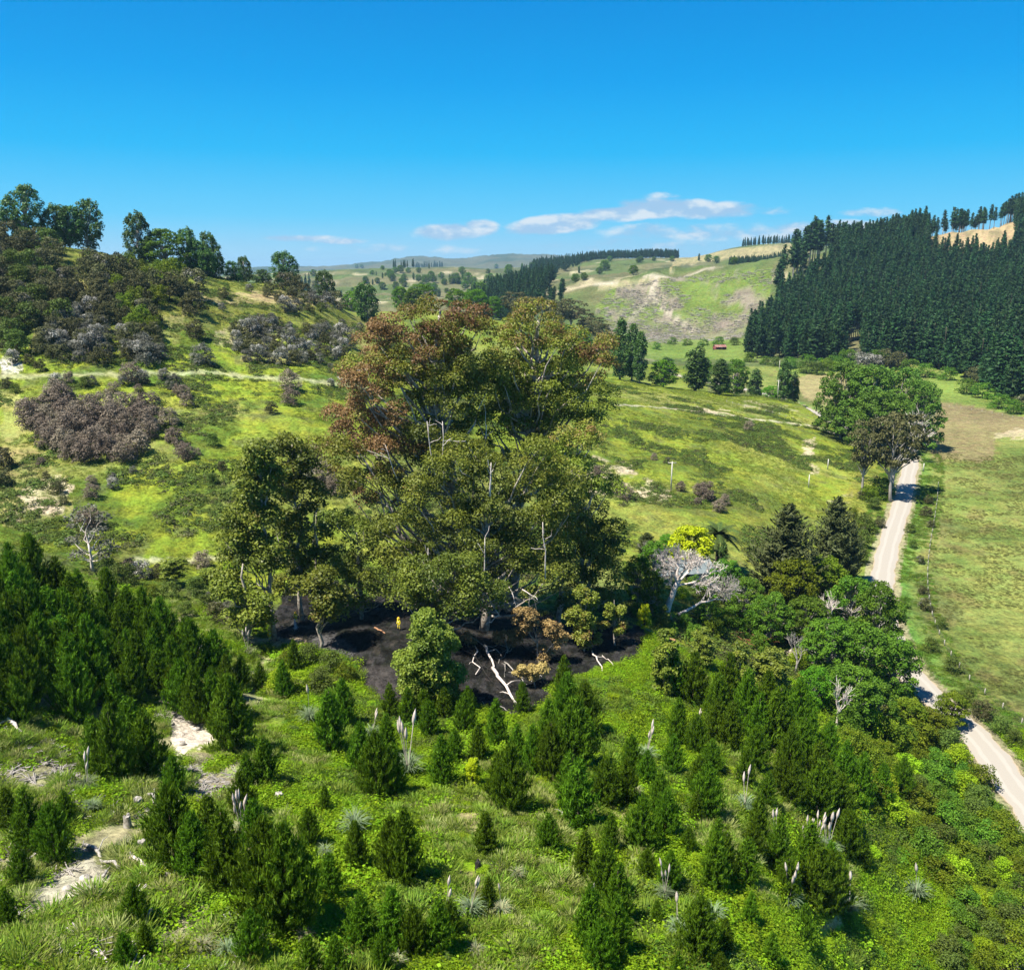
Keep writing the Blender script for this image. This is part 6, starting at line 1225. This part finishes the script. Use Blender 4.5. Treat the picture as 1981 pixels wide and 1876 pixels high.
# hanging broken limbs of the middle gum
for i, (x1, y1, x2, y2, rd_, lab) in enumerate(((924, 1128, 966, 1190, .14, 'pale broken limb hanging down from the middle gum'), (966, 1190, 940, 1210, .10, 'lower end of the pale broken limb, curling left'), (985, 1135, 1000, 1175, .10, 'thin hanging limb right of the broken one'), (1010, 1140, 1040, 1160, .09, 'thin pale limb slanting right under the middle gum'))):
    rng = wood(i+40); y_ = 110; a = at(x1, y1, y_); c = at(x2, y2, y_-1.5); r = empty('hanging_limb', a); b = MB(); b.tube(bend((0, 0, 0), c-a, 6, .05, rng, .05), np.linspace(rd_, rd_*.4, 6), 6); b.build('limb', WD_WHITE, r, True)
    for k in range(4): b = MB(); s_ = (c-a)*rng.uniform(.3, 1); b.tube(bend(s_, s_+rng.normal(size=3)*[1.2, .6, .8]+[.4, 0, -1.4], 5, .08, rng, .05), np.linspace(rd_*.4, .02, 5), 4, False); b.build('branch', WD_GREY, r, True)
    tag(r, lab, 'broken limb')
# heap of red brush
p = hit(1425, 1238); r = empty('brush_heap', p); rng = wood(66); RB = plain('dry_brush', (.26, .10, .05), scale=5)
for i in range(60):
    b = MB(); a = rng.normal(size=3)*[2.6, 1.4, .3]; a[2] = abs(a[2]); d = unit(rng.normal(size=3)*[1, 1, .35])*rng.uniform(1, 2.2); b.tube(bend(a, a+d, 3, .1, rng, .05), [.07, .04, .01], 4, False); b.build('branch', RB, r)
tag(r, 'heap of reddish dry brush beside the green garden trees', 'brush heap')

# ------------------------------------------------------------------ power poles, fences
POLE = plain('pole_wood', (.55, .52, .47), scale=4, var=.15)
def pole(px, pb, pt, lab, arm=0, y=None):
    p = hit(px, pb, 150) if y is None else foot(px, y); h = (pb-pt)*mpp(p)*1.03; r = empty('power_pole', p); b = MB(); b.tube([(0, 0, -.3), (0, 0, h*.5), (0, 0, h)], [.2, .17, .14], 8); b.build('shaft', POLE, r, True)
    if arm:
        b = MB(); b.tube([(-1.1, 0, h-.4), (1.1, 0, h-.4)], .09, 4); b.build('crossarm', POLE, r)
        for q in (-1, -.4, .4, 1): b = MB(); b.tube([(q, 0, h-.32), (q, 0, h-.1)], [.07, .05], 6); b.build('insulator', POLE, r)
    tag(r, lab, 'power pole')
    return p, h
poles = [pole(1298, 949, 893, 'tallest pale power pole standing on the right pasture', 1), pole(1564, 943, 918, 'short pole on the pasture nearest to the road'), pole(1601, 908, 888, 'small pole behind the short one near the roadside trees'), pole(1504, 776, 741, 'power pole with crossarm among the road bend trees', 1, 435), pole(1507, 727, 704, 'distant pole above the road bend in the valley', 0, 600), pole(1786, 905, 890, 'small pole right of the grey roadside gum', 0, 300)]
FENCE = plain('fence_timber', (.38, .35, .30), scale=4); WIRE = plain('wire', (.3, .3, .3), metal=.6, rough=.5)
def fence(name, pts, hgt, lab, wires=3, step=6.):
    P = catmull(pts, 10); seg = np.r_[0, np.cumsum(np.hypot(*np.diff(P, axis=0).T))]; s_ = np.arange(0, seg[-1], step); xs = np.interp(s_, seg, P[:, 0]); ys = np.interp(s_, seg, P[:, 1]); zs = ground(xs, ys)
    o0 = Vector((xs[0], ys[0], zs[0])); r = empty(name, o0); b = MB(); b.tube([(0, 0, -.3), (0, 0, hgt)], .09, 5); pm_ = b.data('post', FENCE)
    for x, y, z in zip(xs, ys, zs): q = obj('post', pm_, r, Vector((x, y, z))-o0); q.rotation_euler = (random.uniform(-.06, .06), random.uniform(-.06, .06), 0)
    for w_ in range(wires):
        b = MB(); b.tube(np.stack([xs-o0.x, ys-o0.y, zs-o0.z+hgt*(.3+.3*w_)], 1), .012, 3, False); b.build('wire', WIRE, r)
    tag(r, lab, 'fence')
fence('wire_fence', [tuple(foot(px, y)[:2]) for px, y in ((1405, 385), (1440, 380), (1480, 376), (1510, 372), (1545, 368))], 1.1, 'post and wire fence along the crest of the spur', step=3.)
off = lambda i, d: tuple(ROAD[i]+np.array([-(ROAD[i+1]-ROAD[i-1])[1], (ROAD[i+1]-ROAD[i-1])[0]])/np.linalg.norm(ROAD[i+1]-ROAD[i-1])*d)
fence('wire_fence', [off(i, -9.5) for i in range(30, 170, 8)], 1.15, 'weathered post and wire fence between the road verge and the big paddock', step=5.)
fence('wire_fence', [floor_pt(*q) for q in ((1812, 785), (1860, 790), (1920, 800), (1985, 812))], 1.1, 'wire fence separating the tan field from the green field behind', step=6.)

# ------------------------------------------------------------------ buildings glimpsed
ROOFR = plain('rusty_iron', (.20, .06, .045), c2=(.30, .20, .17), scale=1.2); WALLW = plain('weatherboard', (.55, .50, .46), scale=2, var=.15); ROOFW = plain('pale_iron', (.62, .66, .70), scale=1.5, var=.1); DARKG = plain('dark_opening', (.02, .02, .025)); GLASS = plain('window_glass', (.05, .07, .09), rough=.15)
ROOFG = plain('grey_iron', (.15, .18, .19), scale=1.5, var=.1)
WALLR = plain('red_boards', (.17, .05, .045), scale=2)
def box(b, x0, x1, y0, y1, z0, z1):
    V = [(x, y, z) for z in (z0, z1) for y in (y0, y1) for x in (x0, x1)]; b.add(V, np.array([(0, 2, 3, 1), (4, 5, 7, 6), (0, 1, 5, 4), (2, 6, 7, 3), (0, 4, 6, 2), (1, 3, 7, 5)]))
def house(name, p, rz, w, d, h, rh, wm, rm, lab, cat, doors, wins):
    r = empty(name, p, rz); b = MB(); box(b, -w/2, w/2, -d/2, d/2, -1, h); b.add([(-w/2, -d/2, h), (-w/2, d/2, h), (-w/2, 0, h+rh), (-w/2, 0, h+rh)], np.array([[0, 1, 2, 3]])); b.add([(w/2, -d/2, h), (w/2, d/2, h), (w/2, 0, h+rh), (w/2, 0, h+rh)], np.array([[0, 3, 2, 1]])); b.build('wall', wm, r)
    for s_ in (-1, 1):
        n = int(w/.6)
        b = MB(); V = []; 
        for i in range(n+1):
            x = -w/2-.3+(w+.6)*i/n; zz_ = .04*(i % 2); V += [(x, s_*(d/2+.4), h-.25*rh/2+zz_), (x, 0, h+rh+.06+zz_)]
        b.add(V, np.array([(2*i, 2*i+2, 2*i+3, 2*i+1) for i in range(n)])); b.build('roof', rm, r)
    b = MB(); b.tube([(-w/2-.3, 0, h+rh+.1), (w/2+.3, 0, h+rh+.1)], .1, 6); b.build('ridge_cap', rm, r)
    for x in doors: b = MB(); box(b, x-.5, x+.5, -d/2-.06, -d/2+.02, 0, 2.0); b.build('door', DARKG, r)
    for x in wins:
        b = MB(); box(b, x-.6, x+.6, -d/2-.07, -d/2+.02, 1.0, 2.0); f_ = b.build('window', ROOFW, r); b = MB(); box(b, x-.5, x+.5, -d/2-.09, -d/2-.075, 1.1, 1.9); b.build('pane', GLASS, f_)
    tag(r, lab, cat); return r
p = foot(1392, 740); house('farm_shed', p, .25, 10, 5.5, 2.6, 1.5, WALLR, ROOFR, 'small red farm shed with rusty roof on the flat below the felled hill', 'shed', (-1.5, 2.5), (0.6,))
p = foot(1672, 640); house('farmhouse', p+Vector((0, 0, .5)), .1, 10, 7, 2.8, 1.8, WALLW, ROOFW, 'white roofed house half hidden in trees at the forest foot', 'house', (0,), (-3, 3))
p = foot(1318, 162); house('farmhouse', p-Vector((0, 0, .8)), .15, 11, 7, 2.2, 1.3, WALLW, ROOFG, 'pale roofed house screened by trees behind the white dead tree', 'house', (0,), (-4, -2, 3))
# white car under the trees
p = hit(1563, 1252); r = empty('parked_car', p, .4); CARW = plain('white_paint', (.75, .76, .78), rough=.3, var=.03); TY = plain('tyre_rubber', (.02, .02, .02))
prof = [(-2.1, .35), (-2.1, .8), (-1.9, .95), (-1.3, 1.0), (-.8, 1.45), (.9, 1.48), (1.5, 1.0), (2.0, .92), (2.1, .6), (2.1, .35)]
V = [(x, s_*(.86 if z < 1.1 else .68), z) for s_ in (-1, 1) for x, z in prof]; n = len(prof)
obj('body', mesh('body', V, [tuple(range(n)), tuple(range(2*n-1, n-1, -1))]+[(i, i+n, (i+1) % n+n, (i+1) % n) for i in range(n)], [CARW]), r)
for s_ in (-1, 1):
    obj('side_window', mesh('side_window', [(-1.1, s_*.80, 1.02), (1.25, s_*.80, 1.02), (.85, s_*.72, 1.38), (-.7, s_*.72, 1.38)], [(0, 1, 2, 3)], [GLASS]), r)
    for x in (-1.35, 1.35): b = MB(); b.tube([(x, s_*.70, .32), (x, s_*.90, .32)], .32, 12); b.build('wheel', TY, r, True)
tag(r, 'white car parked in the shade under the roadside trees', 'car')
# woodpile of pale planks
p = hit(1533, 1268); r = empty('woodpile', p, .5); PLK = plain('sawn_plank', (.50, .42, .32), scale=3)
for i in range(14):
    b = MB(); box(b, -1.6, 1.6, -.1, .1, 0, .05); q = b.build('plank', PLK, r); q.location = (random.uniform(-.3, .3), random.uniform(-.8, .8), .08*i*.6+.3); q.rotation_euler = (random.uniform(-.1, .1), random.uniform(-.12, .12), random.uniform(-.5, .5))
tag(r, 'untidy pile of pale planks beneath the roadside trees', 'woodpile')
# stones
STONE = plain('pale_stone', (.42, .38, .33), scale=3, bump=.4)
for i, (px, py, s_) in enumerate(((165, 1700, .4), (190, 1730, .5), (130, 1720, .35), (610, 1740, .3), (650, 1540, .4), (600, 1535, .3), (350, 1440, .5), (1083, 1572, .5), (380, 1410, .4), (330, 1400, .35))):
    p = hit(px, py); rng = wood(i+900); b = MB(); d = []
    for a in range(5):
        for c in range(8): th = c*math.pi/4; ph = (a-2)*math.pi/4.4; k = 1+rng.normal()*.12; d.append((math.cos(th)*math.cos(ph)*s_*k, math.sin(th)*math.cos(ph)*s_*k*.8, math.sin(ph)*s_*.6*k))
    b.add(d, np.array([(a*8+c, a*8+(c+1) % 8, (a+1)*8+(c+1) % 8, (a+1)*8+c) for a in range(4) for c in range(8)])); o_ = b.build('stone', STONE, None); o_.location = p
    tag(o_, 'pale weathered stone lying on a bare patch of the near slope', 'stone', 'pale stones on bare patches')

# ------------------------------------------------------------------ firefighters
YEL = plain('yellow_suit', (.82, .66, .03), var=.1); HEL = plain('helmet_yellow', (.75, .45, .03), rough=.4, var=.03); SKIN = plain('skin', (.45, .26, .18), var=.05); BOOT = plain('boot_black', (.02, .02, .02), var=.1); GLOVE = plain('glove_tan', (.30, .20, .10)); STRP = plain('reflective_tape', (.7, .72, .7), rough=.35, var=.03)
def person(p, rz, pose, lab, sc_=1.0):
    J = {'hip': (0, 0, .98), 'ab': (0, .01, 1.15), 'chest': (0, .02, 1.36), 'neck': (0, .02, 1.52), 'head': (0, .04, 1.66), 'crown': (0, .04, 1.76)}
    R = {'hip': .15, 'ab': .155, 'chest': .17, 'neck': .065, 'head': .10, 'crown': .07}
    E = [('hip', 'ab'), ('ab', 'chest'), ('chest', 'neck'), ('neck', 'head'), ('head', 'crown')]
    fwd = .35 if pose == 'spray' else 0.0
    for s_, n_ in ((-1, 'l'), (1, 'r')):
        st = .10*s_
        J.update({'th'+n_: (s_*.10, 0, .93), 'kn'+n_: (s_*.13, .06 if s_ > 0 else -.02, .50), 'an'+n_: (s_*.15, .02*s_, .10), 'to'+n_: (s_*.16, .02*s_+.17, .05)})
        R.update({'th'+n_: .105, 'kn'+n_: .075, 'an'+n_: .06, 'to'+n_: .045})
        E.extend([('hip', 'th'+n_), ('th'+n_, 'kn'+n_), ('kn'+n_, 'an'+n_), ('an'+n_, 'to'+n_)])
        if pose == 'stand': el, ha, fi = (s_*.30, .0, 1.14), (s_*.28, .12, .92), (s_*.27, .15, .84)
        else: el, ha, fi = (s_*.28, .12, 1.17), (s_*.10, .42, 1.12), (s_*.06, .50, 1.10)
        J.update({'sh'+n_: (s_*.20, .01, 1.44), 'el'+n_: el, 'ha'+n_: ha, 'fi'+n_: fi}); R.update({'sh'+n_: .075, 'el'+n_: .055, 'ha'+n_: .042, 'fi'+n_: .03})
        E.extend([('chest', 'sh'+n_), ('sh'+n_, 'el'+n_), ('el'+n_, 'ha'+n_), ('ha'+n_, 'fi'+n_)])
    ks = list(J); me = D.meshes.new('body'); me.from_pydata([J[k] for k in ks], [(ks.index(a), ks.index(b)) for a, b in E], []); o_ = obj('body', me)
    md_ = o_.modifiers.new('skin', 'SKIN'); me.skin_vertices[0].data[0].use_root = True
    for i, k in enumerate(ks): me.skin_vertices[0].data[i].radius = (R[k], R[k]*(.8 if k in ('hip', 'ab', 'chest') else 1))
    sb = o_.modifiers.new('sub', 'SUBSURF'); sb.levels = sb.render_levels = 2
    bpy.context.view_layer.update(); ev = o_.evaluated_get(bpy.context.evaluated_depsgraph_get()); nm_ = D.meshes.new_from_object(ev); o_.modifiers.clear(); o_.data = nm_
    nm_.materials.clear()
    for m_ in (YEL, BOOT, SKIN, GLOVE, STRP): nm_.materials.append(m_)
    for f_ in nm_.polygons:
        c = f_.center; f_.use_smooth = True; f_.material_index = 1 if c.z < .30 else 2 if c.z > 1.55 else 0
        if f_.material_index == 0 and (abs(c.z-1.22) < .025 or abs(c.z-.62) < .03) and abs(c.x) < .25: f_.material_index = 4
        for n_ in 'lr':
            if (c-Vector(J['fi'+n_])).length < .085: f_.material_index = 3
    r = empty('person', p, rz, sc_); o_.parent = r
    for s_, n_ in ((-1, 'l'), (1, 'r')):                      # five gloved fingers on each hand
        h0 = np.array(J['fi'+n_]); dd = unit(h0-np.array(J['ha'+n_])); sidev = unit(np.cross(dd, [0, 0, 1.]) if abs(dd[2]) < .9 else np.array([0, 1., 0]))
        hb = MB()
        for q in range(5):
            o0 = h0+sidev*(q-2)*.018-dd*(.03 if q == 4 else 0); ln = (.06, .075, .08, .07, .05)[q]; dv = unit(dd+(sidev*.9 if q == 4 else 0)); c_ = np.array([0, 0, -.35])
            hb.tube([o0, o0+dv*ln*.5, o0+unit(dv+c_)*ln], [.010, .009, .007], 5)
        hb.build('fingers', GLOVE, r, True)
    hb = MB(); V = []; n = 14                                   # helmet: dome and brim
    for k, (q, z) in enumerate(((.19, 1.70), (.135, 1.72), (.13, 1.78), (.10, 1.84), (.05, 1.87), (.001, 1.88))): V += [(math.cos(t*2*math.pi/n)*q, .04+math.sin(t*2*math.pi/n)*q*1.1, z) for t in range(n)]
    hb.add(V, np.array([(k*n+j, k*n+(j+1) % n, (k+1)*n+(j+1) % n, (k+1)*n+j) for k in range(5) for j in range(n)])); hb.build('helmet', HEL, r, True)
    fb = MB(); fb.tube([(0, .13, 1.65), (0, .165, 1.63)], [.012, .018], 5); fb.build('nose', SKIN, r, True)
    for s_ in (-1, 1):
        b = MB(); b.tube([(s_*.035, .128, 1.675), (s_*.035, .14, 1.675)], .012, 6); b.build('eye', BOOT, r)
        b = MB(); b.tube([(s_*.10, .03, 1.62), (s_*.10, .03, 1.68)], .018, 5); b.build('ear', SKIN, r)
    b = MB(); b.tube([(-.025, .135, 1.59), (.025, .135, 1.59)], .006, 4); b.build('mouth', GLOVE, r)
    tag(r, lab, 'person'); return r
pA = hit(772, 1219); person(pA, 2.4, 'stand', 'firefighter in yellow suit standing in the middle of the black clearing', 1.08)
pB = hit(573, 1206); pr = person(pB, 3.0, 'spray', 'firefighter in yellow suit spraying water beside the slim gum trunks', 1.05)
pC = hit(523, 1241); person(pC, .8, 'stand', 'firefighter in yellow suit next to the leftmost slim gum trunk', 1.05)
# hose, nozzle, water
tip = np.array(pB)+[-.07, -.55, 1.16]; HOSE = plain('fire_hose', (.30, .27, .20), scale=6)
r = empty('fire_hose', tip); b = MB(); gp_ = []
for k in range(14):
    u = k/13; x = tip[0]+u*9+math.sin(u*9)*.8; y = tip[1]+.6+u*3+math.cos(u*7)*.6; gp_.append((x-tip[0], y-tip[1], float(ground(x, y))+.05-tip[2] if k > 1 else -.1*k))
b.tube(gp_, .04, 5); b.build('line', HOSE, r, True); b = MB(); b.tube([(0, .1, 0), (0, -.2, .03)], [.035, .02], 8); b.build('nozzle', BOOT, r, True); tag(r, 'hose snaking over the burnt ground to the spraying firefighter', 'fire hose')
m, nt, o = mat('water_spray'); bs = N(nt, 'ShaderNodeBsdfPrincipled'); bs.inputs['Base Color'].default_value = (.85, .9, .95, 1); bs.inputs['Roughness'].default_value = .3; bs.inputs['Alpha'].default_value = .55; L(nt, bs.outputs[0], o.inputs[0])
b = MB(); rng = wood(88)
for i in range(900):
    u = rng.random()**.6; end = np.array([.9, -2.8, -1.9]); c = end*u; c[2] += .9*u*(1-u); c += rng.normal(size=3)*.30*u**1.2; d = unit(end)*.09
    b.tube([c, c+d+rng.normal(size=3)*.02], .013, 3, False)
o_ = b.build('water_spray', m); o_.location = tip; tag(o_, 'fan of white water sprayed down from the hose nozzle', 'water spray')

# ------------------------------------------------------------------ haze
m = D.materials.new('haze_air'); m.use_nodes = True; nt = m.node_tree; nt.nodes.clear(); o = nt.nodes.new('ShaderNodeOutputMaterial')
v = nt.nodes.new('ShaderNodeVolumePrincipled'); v.inputs['Color'].default_value = (.45, .74, 1, 1); v.inputs['Density'].default_value = 5.5e-5; v.inputs['Anisotropy'].default_value = .2; nt.links.new(v.outputs[0], o.inputs['Volume'])
b = MB(); box(b, -21000, 21000, -300, 20500, -30, max(190., float(Z.max())+12))
print('top', Z.max()); tag(b.build('haze', m), kind='stuff')
